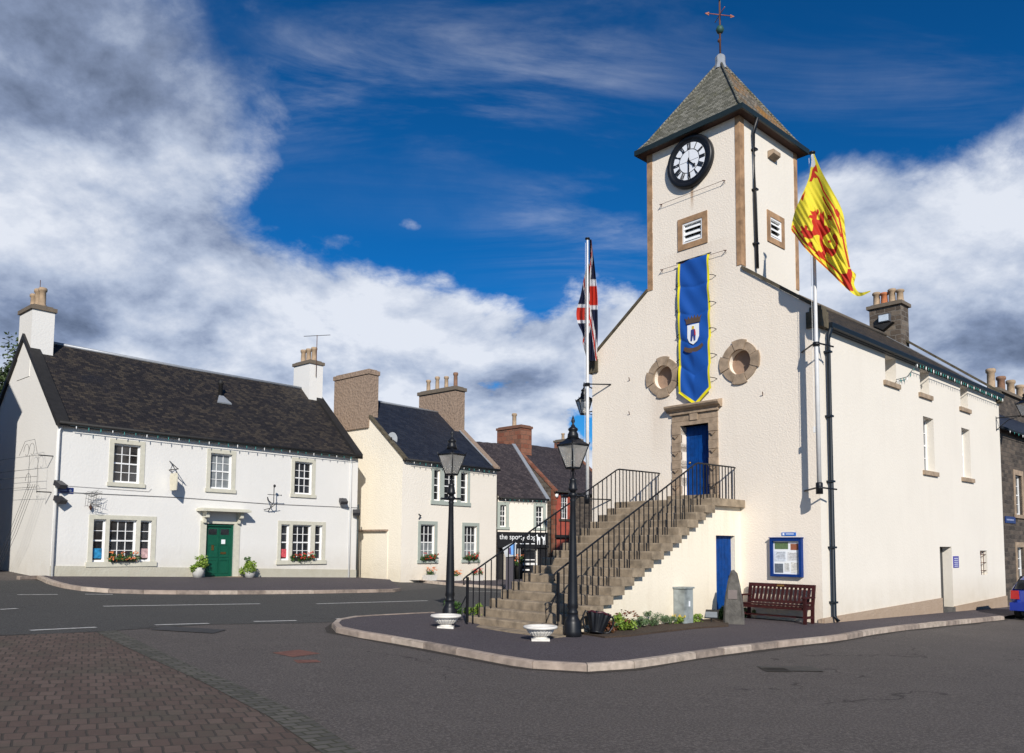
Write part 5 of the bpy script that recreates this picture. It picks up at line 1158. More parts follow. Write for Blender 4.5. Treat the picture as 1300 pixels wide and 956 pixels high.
c2 = chimney(lho, 11.72, 12.47, 2.85, 4.15, 7.0, 9.75, white_wash, 3, pot_h=.72, pot_r=.13)
m = MB(); m.tube([(.55, 4.0, 9.5), (.55, 4.0, 10.9)], .012, 5); m.build('mast', iron_rust, cl)
ae = thing('tv_aerial', 'television aerial on a rusty mast beside the right chimney of the white house', 'aerial', LH @ Matrix.Translation((12.05, 2.80, 9.0)))
m = MB(); m.tube([(0, 0, 0), (0, 0, 2.0)], .018, 6); m.build('mast', iron_rust, ae)
ad = (LH.inverted().to_3x3() @ Vector((1, 0, .06))).normalized(); an = Vector((-ad.y, ad.x, 0))
m = MB(); c = Vector((0, 0, 1.98)); m.tube([c - ad * .62, c + ad * .62], .014, 5)
for k in range(12): q = c + ad * (-.6 + 1.2 * k / 11); m.tube([q - an * .14 - Vector((0, 0, .03)), q + an * .14 + Vector((0, 0, .03))], .007, 4)
m.build('boom', black_matt, ae)
m = MB(); m.lathe([(.08, 0), (.08, .55), (.13, .58), (.02, .78)], (6.9, 2.15, LEZ + (LRZ - LEZ) * 2.15 / 3.5), 12); vn = m.build('roof_vent', black_matt, lroof)
m = MB(); m.prism([(6.55, 1.75, LEZ + .98 * 1.75 + .0), (7.2, 1.75, LEZ + .98 * 1.75 + .0), (7.0, 2.1, LEZ + .98 * 2.1), (6.8, 2.1, LEZ + .98 * 2.1)], (0, -.02, .05)); m.build('lead_flashing', lead, vn)
m = MB()
for a, b in ((0, GDR[0] - .26), (GDR[1] + .26, LL)): m.prism([Lf(a, -.9, 0), Lf(b, -.9, 0), Lf(b, .34 - .028 * b, 0), Lf(a, .34 - .028 * a, 0)], (0, -.04, 0))
m.build('plinth', plinth_grey, lho)
for i, w in enumerate(UW): sash_window(Lf, lho, *w, .13, 3, 4, margin_grey, .15, sw=.19, sill_d=.06, glass=glass_curtain if i == 1 else None)
for T in (T1_, T2_):
    for i, w in enumerate(T): sash_window(Lf, lho, *w, .13, 3 if i == 1 else 1, 4, None, sill=False)
    m = MB(); a, b = T[0][0], T[2][1]; z0, z1 = T[0][2], T[0][3]
    for q in ((a - .15, a, z0, z1), (T[0][1], T[1][0], z0, z1), (T[1][1], T[2][0], z0, z1), (b, b + .15, z0, z1), (a - .15, b + .15, z1, z1 + .15)): pbox(m, Lf, *q, -.02, .022)
    m.build('window_surround', margin_grey, lho)
    m = MB(); pbox(m, Lf, a - .20, b + .20, z0 - .17, z0 - .002, -.1, .07); m.build('sill', margin_grey, lho)
# notices behind the side panes
for w, c_, nm in ((T1_[0], (.02, .20, .40), 'poster'), (T1_[2], (.45, .30, .30), 'poster'), (T2_[0], (.55, .08, .10), 'poster')):
    m = MB(); z = w[2] + .12; pbox(m, Lf, w[0] + .06, w[1] - .06, z, z + .34, -.10, -.095); m.build(nm, simple('poster_%.2f' % c_[0], c_, .5, var=.5, scale=9), lho)
# door
s0, s1, z0, z1, dp = GDR
m = MB(); pbox(m, Lf, s0 - .24, s0, z0, z1, -.02, .03); pbox(m, Lf, s1, s1 + .24, z0, z1, -.02, .03); pbox(m, Lf, s0 - .24, s1 + .24, z1, z1 + .10, -.02, .03); m.build('door_surround', margin_grey, lho)
m = MB(); pbox(m, Lf, s0, s0 + .07, z0, z1, -.14, -.04); pbox(m, Lf, s1 - .07, s1, z0, z1, -.14, -.04); pbox(m, Lf, s0 + .07, s1 - .07, z1 - .09, z1, -.14, -.04)
pbox(m, Lf, s0 + .07, s1 - .07, z0, z1 - .09, -.16, -.11); mid = (s0 + s1) / 2
for a, b in ((s0 + .14, mid - .03), (mid + .03, s1 - .14)):
    for c, e_ in ((z0 + .12, z0 + .66), (z0 + .74, z0 + 1.25)):
        for q in ((a, b, c, c + .04), (a, b, e_ - .04, e_), (a, a + .04, c + .04, e_ - .04), (b - .04, b, c + .04, e_ - .04)): pbox(m, Lf, *q, -.11, -.09)
pbox(m, Lf, mid - .01, mid + .01, z0 + .02, z1 - .1, -.11, -.085)
dr = m.build('door', green_door, lho)
for a, b in ((s0 + .15, mid - .08), (mid + .08, s1 - .15)): m = MB(); pbox(m, Lf, a, b, z1 - .42, z1 - .20, -.112, -.105); m.build('pane', glass_dark, dr)
m = MB(); pbox(m, Lf, mid - .28, mid - .18, z0 + 1.0, z0 + 1.22, -.11, -.10); m.build('finger_plate', brass, dr); m = MB(); pbox(m, Lf, mid + .10, mid + .32, z0 + .86, z0 + .94, -.11, -.09); m.build('letter_box', brass, dr)
m = MB(); pbox(m, Lf, mid + .12, mid + .28, z0 + 1.22, z0 + 1.42, -.11, -.105); m.build('paper_notice', paper, dr)
m = MB(); pbox(m, Lf, s0 - .1, s1 + .35, -.6, z0, -.16, .16); m.build('door_step', step_stone, lho)
can = MB(); cz = lx(280, 649)[1]; pbox(can, Lf, s0 - .42, s1 + .42, cz - .03, cz + .05, -.02, .52); pbox(can, Lf, s0 - .40, s1 + .40, cz + .05, cz + .09, -.02, .40); co = can.build('canopy', margin_grey, lho)
for a in (s0 - .18, s1 + .08): m = MB(); pbox(m, Lf, a, a + .12, cz - .26, cz - .03, 0, .34); pbox(m, Lf, a + .01, a + .11, cz - .46, cz - .262, 0, .14); m.build('bracket', margin_grey, co)
m = MB(); m.tube([Lf(.14, LEZ - .1, .10), Lf(.06, LEZ - .35, .05), Lf(.06, -.1, .05)], .045, 8); m.build('downpipe', white_paint, lho)
m = MB(); m.tube([Lf(LL - .55, LEZ - .1, .12), Lf(LL - .42, LEZ - .35, .05), Lf(LL - .42, -.45, .05)], .045, 8); m.build('downpipe', white_paint, lho)
m = MB(); m.tube([Lf(LL + .03, 2.9, .04), Lf(LL + .03, -.4, .04)], .03, 8); m.build('downpipe', green_pipe, lho)
m = MB(); a = lx(48.4, 632.2); m.tube([Lf(.02, 2.76, .02), Lf(4, 2.79, .02), Lf(8, 2.72, .02), Lf(LL, 2.75, .02)], .012, 4); m.tube([Lf(.1, 2.98, .02), Lf(3.1, 2.94, .02), Lf(3.2, 3.05, .02)], .006, 4); m.build('cable', simple('cable_grey', (.25, .24, .24), .6), lho)
light_string(LH, [(.3, -.27, LEZ - .17), (4, -.27, LEZ - .19), (8, -.27, LEZ - .19), (LL - .4, -.27, LEZ - .17)], 'string of small lights under the eaves of the white house', 30)
# window boxes
def window_box(M, w, P_, label, grp, reds=26, red=flower_red, h=.17):
    a, b = w[0], w[1]; zb_ = w[2]; r = thing('window_box', label, 'window box', M, grp)
    m = MB(); pbox(m, P_, a + .05, b - .05, zb_ - .0, zb_ + .13, -.05, .13); m.build('box', black_matt, r)
    m = MB(); c = P_((a + b) / 2, zb_ + .14, .12); d = P_(1, 0) - P_(0, 0); L = (b - a) / 2
    for k in range(5): leaf_cloud(m, c + d * (L * (k - 2) / 2.4) - Vector((0, 0, random.uniform(-.02, .06))), (.22, .16, h), 90, .045)
    m.build('foliage', leaf_green, r); m = MB()
    for k in range(reds): leaf_cloud(m, c + d * random.uniform(-L, L) + Vector((0, 0, random.uniform(-.08, .22))) + (P_(0, 0, 1) - P_(0, 0, 0)) * random.uniform(.02, .16), (.04, .04, .035), 9, .032)
    m.build('flowers', red, r); return r
window_box(LH, T1_[1], Lf, 'window box of orange-red flowers at the left ground-floor window of the white house', 'window boxes of red flowers', 30, flower_orange)
window_box(LH, T2_[1], Lf, 'window box of red flowers at the right ground-floor window of the white house', 'window boxes of red flowers', 26)
for x, l in ((s0 - .42, 'half-barrel of yellow-green leaves left of the green door'), (s1 + .55, 'half-barrel with yellow-green leaves right of the green door')):
    b = thing('barrel_planter', l, 'planter', LH @ Matrix.Translation((x, -.32, G(*lh2(x, -.32)) + .10 - .8)), 'planters either side of the green door')
    m = MB(); m.lathe([(.17, 0), (.21, .18), (.22, .38), (.19, .38), (.18, .30)], (0, 0, 0), 18); m.build('tub', simple('tub_stone', (.45, .44, .42), .8), b)
    m = MB(); leaf_cloud(m, (.0, -.10, .36), (.36, .32, .34), 900, .05); leaf_cloud(m, (.0, -.06, .5), (.25, .2, .2), 260, .05); m.build('foliage', leaf_lime, b)
    if x > s1: m = MB(); leaf_cloud(m, (-.12, 0, .68), (.14, .12, .14), 120, .05); m.build('dark_foliage', leaf_green, b)
# hanging sign, ornaments, lamps on the facade
hs_ = lx(226, 612); r = thing('hanging_sign', 'cream hanging sign on a black bracket above the green door', 'sign', LH @ Matrix.Translation((hs_[0] - .35, 0, hs_[1])))
m = MB(); m.tube([(0, 0, .42), (0, -.70, .42)], .018, 6); m.tube([(0, 0, .75), (0, -.65, .43)], .014, 6); m.tube([(0, -.1, .42), (0, -.25, .62), (0, -.40, .45)], .012, 5); m.tube([(0, -.2, .42), (0, -.2, .28)], .008, 4); m.tube([(0, -.55, .42), (0, -.55, .28)], .008, 4); m.build('bracket', black_paint, r)
m = MB(); pts = [(-.02, -.16, .28), (-.02, -.60, .28), (-.02, -.66, .14), (-.02, -.60, -.34), (-.02, -.16, -.34), (-.02, -.10, .14)]; m.prism(pts, (.04, 0, 0)); b = m.build('board', simple('sign_cream', (.62, .58, .46), .6, var=.1), r)
m = MB(); m.prism([(.021, -.26, .16), (.021, -.50, .16), (.021, -.50, -.10), (.021, -.26, -.10)], (.006, 0, 0)); m.build('painted_panel', simple('sign_panel', (.42, .40, .30), .6, var=.3, scale=20), b)
o_ = lx(343, 632); r = thing('wall_ornament', 'black wrought-iron cross-shaped ornament on the white wall right of the door', 'ornament', LH @ Matrix.Translation((o_[0] - .1, 0, o_[1] - .55)))
m = MB(); m.tube([(0, -.05, .0), (0, -.42, .35), (0, -.42, 1.05)], .018, 6); m.tube([(-.28, -.42, .65), (.34, -.42, .65)], .013, 5); m.lathe([(.0, -.03), (.03, 0), (.0, .03)], (.34, -.42, .65), 6); m.tube([(0, 0, .45), (-.18, -.25, .55), (-.22, -.42, .40), (-.12, -.46, .30)], .02, 5); m.tube([(-.2, -.05, .05), (0, -.2, .12), (.2, -.4, .35)], .014, 5); m.build('ironwork', black_paint, r); m = MB(); m.lathe([(.0, -.04), (.05, 0), (.05, .06), (.0, .10)], (.02, -.42, .98), 8); m.build('finial', black_paint, r)
o_ = lx(113, 640); r = thing('wall_ornament', 'thin tangled wire ornament on the white wall beside the blue plate', 'ornament', LH @ Matrix.Translation((o_[0], 0, o_[1])))
m = MB(); rr = random.Random(5)
for k in range(16):
    z = rr.uniform(-.1, .42); m.tube([(rr.uniform(-.30, -.05), -rr.uniform(.2, .4), z), (rr.uniform(-.05, .1), -rr.uniform(.2, .4), z + rr.uniform(-.08, .08)), (rr.uniform(.1, .32), -rr.uniform(.2, .4), z + rr.uniform(-.1, .1))], .006, 4)
for k in range(7): x = -.24 + .08 * k; m.tube([(x, -.3, -.12 + .03 * k), (x + .04, -.3, .38 - .02 * k)], .006, 4)
m.tube([(0, 0, -.1), (0, -.32, .05)], .012, 5); m.build('wires', simple('wire_grey', (.08, .08, .08), .5), r); m = MB(); m.lathe([(.02, -.2), (.05, -.12), (.02, 0)], (.02, -.1, 0), 8); m.build('fixing', iron_rust, r)
p0 = lx(71, 622); p1 = lx(93, 622); r = thing('street_sign', 'small dark blue street sign at the corner of the white house', 'sign', LH @ Matrix.Translation(((p0[0] + p1[0]) / 2, 0, p0[1]))); hw = (p1[0] - p0[0]) / 2
m = MB(); m.box(-hw, hw, -.02, 0, -.10, .10); m.build('plate', simple('sign_navy', (.008, .020, .13), .35), r); m = MB(); m.lathe([(.04, 0), (.04, .004)], (0, 0, 0), 12, M=Matrix.Translation((hw - .1, -.021, 0)) @ Matrix.Rotation(math.pi / 2, 4, 'X')); m.build('emblem', paper, r)
m = MB(); m.box(-hw + .06, hw - .2, -.023, -.0205, -.015, .02); m.build('lettering', simple('lettering_pale', (.25, .28, .42), .5), r)
def floodlamp(x, z, s, label, grp='floodlights at the corners of the white house'):
    r = thing('floodlight', label, 'floodlight', LH @ Matrix.Translation((x, 0, z)) @ Matrix.Rotation(s, 4, 'Z'), grp)
    m = MB(); m.prism([(-.16, -.10, .02), (-.16, -.36, -.14), (-.16, -.28, -.26), (-.16, -.06, -.14)], (.32, 0, 0)); m.build('housing', simple('steel_dark', (.035, .035, .04), .4), r)
    m = MB(); m.tube([(0, 0, 0), (0, -.12, 0)], .03, 6); m.build('bracket', black_paint, r)
floodlamp(.03, 3.12, .5, 'upper dark floodlight on the left corner of the white house'); floodlamp(.05, 2.62, .5, 'lower dark floodlight on the left corner of the white house')
o_ = lx(434, 636); floodlamp(o_[0], o_[1] + .1, -.3, 'small dark floodlight on a bracket beside the right downpipe'); floodlamp(LL - .05, 2.65, -.6, 'dark floodlight at the far right corner of the white house')
# iron scroll bracket on the shaded gable
r = thing('wrought_iron_frame', 'thin wrought-iron scroll frame and wires fixed across the gable of the white house', 'ironwork', LH)
m = MB(); gx = -.45
def sc_(c, r0, a0, a1, n=14): return [(gx, c[0] + (r0 * (1 - .5 * k / n)) * math.cos(a0 + (a1 - a0) * k / n), c[1] + (r0 * (1 - .5 * k / n)) * math.sin(a0 + (a1 - a0) * k / n)) for k in range(n + 1)]
for z in (2.95, 3.3, 3.55, 4.0): m.tube([(gx, .2, z - .05), (gx, 2.5, z), (gx, 6, z + .05)], .006, 4)
m.tube([(gx, .2, 2.7), (gx, .2, 3.9)], .006, 4); m.tube([(gx, 1.0, 2.8), (gx, 1.0, 4.0)], .006, 4); m.tube([(gx, 2.0, 4.05), (gx, 1.5, 4.5), (gx, .6, 4.5), (gx, .3, 4.0)], .006, 4)
for c in ((1.3, 4.15), (.8, 4.15), (1.0, 3.15)): m.tube(sc_(c, .28, 0, 5.5), .006, 4)
for k in range(4): m.tube([(gx, .35 + .22 * k, 3.0), (gx - .1, 1.5 + .25 * k, 1.4), (gx - .1, 3.4 + .2 * k, -.2)], .006, 4)
m.build('scrolls', simple('wire_dark', (.03, .03, .03), .5), r); m = MB()
for z in (2.75, 3.95): m.tube([(0, .2, z), (gx, .2, z)], .02, 5)
m.build('bracket', black_paint, r)

# ------------------------------------------------------------------ the cream house behind
mho = thing('cream_house', 'cream house with blue-black slate roof, grey-green window surrounds and a windowless gable', 'house', MH)
ML, MD, MEZ, MRZ = 6.32, 7.3, 5.45, 8.55
Mf = face_fn((0, 0, 0), (1, 0, 0), (0, -1, 0)); Mgl = face_fn((0, 0, 0), (0, 1, 0), (-1, 0, 0)); Mgr = face_fn((ML, 0, 0), (0, 1, 0), (1, 0, 0))
mx_ = lpx(MH)
MU = [rp(mx_, 551, 596.5, 558.5, 636), rp(mx_, 564, 597, 580, 637.5), rp(mx_, 585, 599, 593.5, 638)]; MU = zz(MU)
ML1 = rp(mx_, 534, 668.5, 551.5, 709); ML2 = rp(mx_, 589.5, 669.5, 605, 710); MLs = [(w[0], w[1], .82, 2.45) for w in (ML1, ML2)]
m = MB(); wall_faces(m, Mf, [0, ML], -.9, lambda s: MEZ, MU + MLs, .15); m.build('front_wall', cream_front, mho)
mg = lambda v: MEZ + (MRZ + .06 - MEZ) * (1 - abs(v - MD / 2) / (MD / 2))
m = MB(); wall_faces(m, Mgl, [0, MD / 2, MD], -.9, mg, []); m.build('gable_wall', pale_cream, mho)
m = MB(); wall_faces(m, Mgr, [0, MD / 2, MD], -.9, mg, []); m.build('gable_wall', rubble_dark, mho)
m = MB(); m.box(0, ML, MD - .02, MD, -.5, MEZ); m.build('rear_wall', pale_cream, mho)
mroof = pitched(mho, ML, MD, MEZ, MRZ, slate_blue, sag=.02)
verge(mroof, -.06, .16, MD, MEZ, MRZ, skm, t=.03, ov=.18); verge(mroof, ML - .30, ML + .04, MD, MEZ, MRZ, harling_grey, t=.10, ov=.18)
m = MB()
for s in (0,): m.prism([(ML - .40, 0, MEZ + .09), (ML - .40, MD / 2, MRZ + .09), (ML - .28, MD / 2, MRZ + .10), (ML - .28, 0, MEZ + .10)], (0, 0, .03))
m.build('lead_flashing', lead, mroof)
m = MB(); m.tube([(.2, MD / 2, MRZ + .05), (ML - .3, MD / 2, MRZ + .05)], .06, 6); m.build('ridge', lead, mroof)
chimney(mho, -.10, .50, 2.4, 5.05, 7.0, 9.75, harling_grey, 0, cap_h=.2, cap_o=.05, cap=harling_grey)
chimney(mho, 5.62, 6.34, 2.35, 5.15, 7.0, 9.85, harling_grey, 4, pot_h=.78, pot_r=.12, potmat=[clay_brown, clay, clay, clay], cap_o=.08, cap_h=.18)
m = MB(); m.tube([(0, -.20, MEZ - .12), (ML + .02, -.20, MEZ - .12)], .055, 8); m.build('gutter', black_matt, mho)
for w in MU: sash_window(Mf, mho, *w, .12, 2 if w is MU[1] else 1, 4, None, sill=False)
m = MB(); a, b = MU[0][0], MU[2][1]; z0, z1 = MU[0][2], MU[0][3]
for q in ((a - .15, a, z0, z1), (MU[0][1], MU[1][0], z0, z1), (MU[1][1], MU[2][0], z0, z1), (b, b + .15, z0, z1), (a - .15, b + .15, z1, z1 + .2)): pbox(m, Mf, *q, -.02, .022)
pbox(m, Mf, a - .20, b + .20, z0 - .18, z0 - .002, -.1, .06); m.build('window_surround', margin_green, mho)
for w in MLs: sash_window(Mf, mho, *w, .12, 3, 4, margin_green, .16, sw=.2, low_glass=glass_curtain)
window_box(MH, MLs[0], Mf, 'window box of red geraniums at the left window of the cream house', 'window boxes of red flowers', 18); window_box(MH, MLs[1], Mf, 'window box of red geraniums at the right window of the cream house', 'window boxes of red flowers', 18)
for i, (x, y, l) in enumerate(((546, 738, 'white trough of orange flowers under the left window of the cream house'), (579, 739, 'smaller white trough of flowers between the windows of the cream house'), (606, 740, 'white trough of flowers under the right window of the cream house'))):
    p = mx_(x, y, -.3); r = thing('flower_trough', l, 'flower trough', MH @ Matrix.Translation((p[0], -.28, G(*mh2(p[0], -.3)) + .11 - .4)), 'white flower troughs in front of the cream house')
    k = .8 if i == 1 else 1
    m = MB(); m.prism([(-.30 * k, -.13, 0), (.30 * k, -.13, 0), (.36 * k, -.15, .26 * k), (-.36 * k, -.15, .26 * k)], (0, .28, 0)); m.build('trough', white_stone, r)
    m = MB(); leaf_cloud(m, (0, 0, .38 * k), (.34 * k, .18, .20 * k), 200, .045); m.build('foliage', leaf_green, r); m = MB()
    for q in range(26): leaf_cloud(m, (random.uniform(-.3, .3) * k, random.uniform(-.15, .02), random.uniform(.38, .6) * k), (.07, .06, .05), 8, .03)
    m.build('flowers', flower_orange if i < 2 else flower_red, r)
light_string(MH, [(.3, -.24, MEZ - .2), (ML - .3, -.24, MEZ - .2)], 'string of small lights under the eaves of the cream house', 16)
m = MB(); m.box(-.16, .004, .9, 5.2, 2.12, 2.20); m.build('lintel_ledge', harling_grey, mho)
m = MB(); m.box(-.03, .004, .9, 5.2, -.6, 2.12); m.build('blocked_doorway', pale_cream, mho)
m = MB(); m.tube([Mf(1.0, 2.92, .02), Mf(1.05, 2.85, .12), Mf(1.0, 2.7, .04)], .03, 5); m.build('wall_hook', black_paint, mho)
# grey disc-shaped dish above the gable
p = plane_px(MH, 0, .25, 498, 558); r = thing('satellite_dish', 'grey oval dish standing at the edge of the slate roof', 'dish', MH @ Matrix.Translation((.25, p.y, p.z)))
ddn = (MH.inverted().to_3x3() @ Vector((0, -1, .1))).normalized(); Md = ddn.to_track_quat('Z', 'Y').to_matrix().to_4x4()
m = MB(); m.lathe([(.30, .02), (.22, -.03), (.10, -.07), (.02, -.08)], (0, 0, 0), 20, M=Md @ Matrix.Diagonal((.8, 1.15, 1, 1))); m.build('dish', simple('dish_grey', (.22, .24, .26), .5), r); m = MB(); m.tube([(0, 0, -.1), (0, 0, -.9)], .02, 5); m.build('mast', black_paint, r); m = MB(); m.tube([Md @ Vector((0, -.25, 0)), Md @ Vector((0, -.05, .3))], .012, 4); m.lathe([(.04, .25), (.04, .34)], (0, 0, 0), 8, M=Md); m.build('receiver', black_matt, r)

# ------------------------------------------------------------------ the shop
b = EYE + ray(631.2, 737) * (43 / ray(631.2, 737).y); SD = frame(b.x, b.y, 0, math.radians(30))
sho = thing('shop_building', 'low cream shop with black sign board and brown slate roof, next to the cream house', 'shop', SD)
sx = lpx(SD); SLN, SDD, SEZ, SRZ = 3.18, 7.5, 4.62, 8.0
Sf = face_fn((0, 0, 0), (1, 0, 0), (0, -1, 0)); Sgr = face_fn((SLN, 0, 0), (0, 1, 0), (1, 0, 0)); Sgl = face_fn((0, 0, 0), (0, 1, 0), (-1, 0, 0))
SW = [rp(sx, 635, 641, 642.5, 669), rp(sx, 680.5, 642, 689.5, 669)]; SW = [(w[0], w[1], SW[0][2], SW[0][3]) for w in SW]
SHD = (.10, .62, -.4, 1.80, .5); SHW = (1.55, 2.55, .55, 1.72, .25)
m = MB(); wall_faces(m, Sf, [0, SLN], -.6, lambda s: SEZ, SW + [SHD, SHW], .14); m.build('front_wall', cream_front, sho)
sg = lambda v: SEZ + (SRZ + .05 - SEZ) * (1 - abs(v - SDD / 2) / (SDD / 2))
m = MB(); wall_faces(m, Sgr, [0, SDD / 2, SDD], -.6, sg, []); wall_faces(m, Sgl, [0, SDD / 2, SDD], -.6, sg, []); m.build('gable_wall', rubble, sho)
sroof = pitched(sho, SLN, SDD, SEZ, SRZ, slate_brown, sag=0); verge(sroof, SLN - .16, SLN + .08, SDD, SEZ, SRZ, lead, t=.02, ov=.16)
m = MB(); m.tube([(0, -.2, SEZ - .12), (SLN, -.2, SEZ - .12)], .05, 8); m.build('gutter', black_matt, sho)
for w in SW: sash_window(Sf, sho, *w, .12, 2, 4, margin_green, .17, sw=.2)
blk = simple('shopfront_black', (.012, .012, .014), .5)
m = MB(); pbox(m, Sf, -.02, SLN + .02, 1.93, 2.66, 0, .10); pbox(m, Sf, -.02, SLN + .02, 1.80, 1.926, 0, .16); fb = m.build('sign_board', blk, sho)
for a, b_ in ((0, .09), (.63, 1.54), (2.56, SLN)):
    m = MB(); pbox(m, Sf, a, b_, -.3, 1.795, 0, .06); m.build('shopfront_panel', blk, sho)
m = MB(); pbox(m, Sf, 1.545, 2.555, -.3, .545, 0, .06); m.build('stall_riser', blk, sho)
sash_window(Sf, sho, *SHW[:4], .16, 1, 1, None, sill=False)
m = MB(); pbox(m, Sf, 1.6, 2.5, .85, .97, .02, .05); m.build('white_stripe', white_paint, sho)
m = MB(); pbox(m, Sf, .10, .62, -.3, 1.8, -.45, -.40); m.build('door', blk, sho); 
for s in (1.22, 1.36): m = MB(); pbox(m, Sf, s, s + .03, -.2, 1.78, .06, .09); m.build('white_bead', white_paint, sho)
Mt = basis((.06, -.105, 2.26), (1, 0, 0), (0, 0, 1), (0, -1, 0)); text_mesh('lettering', 'the spotty dog', .40, paper, fb, Mt, .004, 2.30)
m = MB()
xx = .95
for w_ in (.22, .04, .30, .0, .22, .05, .26): 
    if w_ > .1: pbox(m, Sf, xx, xx + w_, 2.00, 2.05, .10, .104)
    xx += w_ + .05
m.build('small_lettering', paper, fb)
dog1 = [(0, 0), (.05, .0), (.06, .22), (.12, .26), (.14, 0), (.19, 0), (.20, .30), (.26, .36), (.30, .50), (.24, .46), (.18, .42), (.10, .42), (.04, .46), (.02, .58), (-.04, .56), (-.08, .50), (-.02, .44), (-.02, .26)]
for ox, s in ((2.47, 1), (3.0, -1)):
    m = MB(); m.prism([Sf(ox + x * s, 1.98 + z, .10) for x, z in (dog1 if s > 0 else [(x * .8, z) for x, z in dog1])], (0, -.004, 0)); m.build('dog_silhouette', paper, fb)
light_string(SD, [(.2, -.24, SEZ - .18), (SLN - .1, -.24, SEZ - .18)], 'string of small lights under the eaves of the shop', 10)
p = Sf(1.05, 0, .5); hb = thing('flower_tub', 'dark tub of orange and red flowers outside the shop', 'flower tub', SD @ Matrix.Translation((p.x, p.y, .1)))
m = MB(); m.lathe([(.16, 0), (.2, .75), (.22, .8)], (0, 0, 0), 14); m.build('tub', black_matt, hb); m = MB(); leaf_cloud(m, (0, 0, 1.0), (.35, .3, .25), 260, .06); m.build('foliage', leaf_green, hb); m = MB()
for k in range(18): leaf_cloud(m, (random.uniform(-.35, .35), random.uniform(-.3, 0), random.uniform(.9, 1.35)), (.06, .06, .05), 8, .045)
m.build('flowers', flower_orange, hb)
p = Sf(2.0, 0, .55); ab = thing('pavement_sign', 'small black and white folding board outside the shop window', 'sign', SD @ Matrix.Translation((p.x, p.y, .05)))
m = MB(); m.prism([(-.25, -.12, 0), (.25, -.12, 0), (.25, 0, .75), (-.25, 0, .75)], (0, -.02, 0)); m.prism([(-.25, .14, 0), (.25, .14, 0), (.25, .02, .75), (-.25, .02, .75)], (0, .02, 0)); m.build('frame', blk, ab); m = MB(); m.prism([(-.16, -.125, .25), (.16, -.125, .25), (.14, -.05, .6), (-.1, -.05, .6)], (0, -.012, 0)); m.build('poster', paper, ab)
# kiosk-like post with a sign, on the far pavement
p = gp(648, 748, .11); ps = thing('information_post', 'dark post with a grey pennant-shaped sign in front of the shop', 'sign post', Matrix.Translation((p[0], p[1], gz(p))) @ Matrix.Rotation(-math.atan2(p[0], p[1]), 4, 'Z'))
m = MB(); m.box(-.20, .16, -.15, .15, 0, 1.62); m.build('post', simple('post_grape', (.035, .028, .04), .5), ps)
m = MB(); m.prism([(-.34, -.16, 1.72), (.22, -.16, 2.02), (.22, -.16, 1.38), (-.22, -.16, 1.34)], (0, -.05, 0)); sb = m.build('sign', simple('sign_silver', (.40, .42, .44), .4), ps)
m = MB(); m.prism([(-.02, -.215, 1.82), (.17, -.215, 1.92), (.17, -.215, 1.44), (-.02, -.215, 1.44)], (0, -.006, 0)); m.build('blue_panel', simple('panel_blue', (.10, .30, .70), .5), sb); m = MB(); m.prism([(-.10, -.222, 1.70), (-.0, -.222, 1.76), (.02, -.222, 1.46), (-.12, -.222, 1.48)], (0, -.006, 0)); m.build('dark_figure', simple('figure_dark', (.05, .03, .12), .5), sb)

# ------------------------------------------------------------------ red stone house and dark house behind the stair
b = EYE + ray(702.5, 737) * (50 / ray(702.5, 737).y); RB = frame(b.x, b.y, 0, math.radians(45))
rho = thing('red_stone_house', 'red-painted house with rubble stone gable, red sandstone chimney and brown slate roof', 'house', RB)
rx_ = lpx(RB); RL, RD_, REZ, RRZ = 6.4, 8.0, 5.45, 8.85
Rf = face_fn((0, 0, 0), (1, 0, 0), (0, -1, 0)); Rgl = face_fn((0, 0, 0), (0, 1, 0), (-1, 0, 0)); Rgr = face_fn((RL, 0, 0), (0, 1, 0), (1, 0, 0))
w = rp(rx_, 712, 630, 721.5, 659); RW = (w[0], w[1], w[2], w[3])
RS = 1.62
m = MB(); wall_faces(m, Rf, [0, RS], -.9, lambda s: REZ, [RW], .14); m.build('front_wall', red_wall, rho)
m = MB(); wall_faces(m, Rf, [RS, RL], -.9, lambda s: REZ, []); m.build('stone_front_wall', rubble_dark, rho)
rg = lambda v: REZ + (RRZ + .05 - REZ) * (1 - abs(v - RD_ / 2) / (RD_ / 2))
m = MB(); wall_faces(m, Rgl, [0, RD_ / 2, RD_], -.9, rg, []); wall_faces(m, Rgr, [0, RD_ / 2, RD_], -.9, rg, []); m.build('gable_wall', rubble, rho)
m = MB(); 
for k in range(20): pbox(m, Rf, -.03, .30 if k % 2 else .18, -.9 + k * .32, -.9 + k * .32 + .31, -.2, .02)
m.build('quoins', red_stone, rho)
rroof = pitched(rho, RL, RD_, REZ, RRZ, slate_brown, sag=.03); verge(rroof, -.04, .24, RD_, REZ, RRZ, red_stone, t=.06, ov=.15); verge(rroof, RL - .2, RL + .04, RD_, REZ, RRZ, red_stone, t=.06, ov=.15)
chimney(rho, -.02, 1.0, 2.9, 5.2, 7.2, 9.9, red_stone, 1, pot_h=1.0, pot_r=.16, cap=simple('chimney_cap_red', (.17, .08, .05), .9), cap_h=.16)
chimney(rho, RL - .8, RL, 3.0, 5.0, 7.2, 9.6, red_stone, 2, pot_h=.5)
m = MB(); m.tube([(0, -.2, REZ - .1), (RL, -.2, REZ - .1)], .055, 8); m.build('gutter', black_matt, rho)
sash_window(Rf, rho, *RW, .12, 3, 4, red_wall, .14, sw=.2, sill_mat=rubble_dark)
m = MB(); pbox(m, Rf, .1, 2.3, 2.45, 2.62, 0, .18); pbox(m, Rf, .05, 2.35, 1.2, 1.32, 0, .1); m.build('shop_cornice', black_matt, rho)
m = MB(); pbox(m, Rf, .45, 2.2, .0, 1.15, 0, .04); m.build('dark_shop_window', glass_dark, rho)
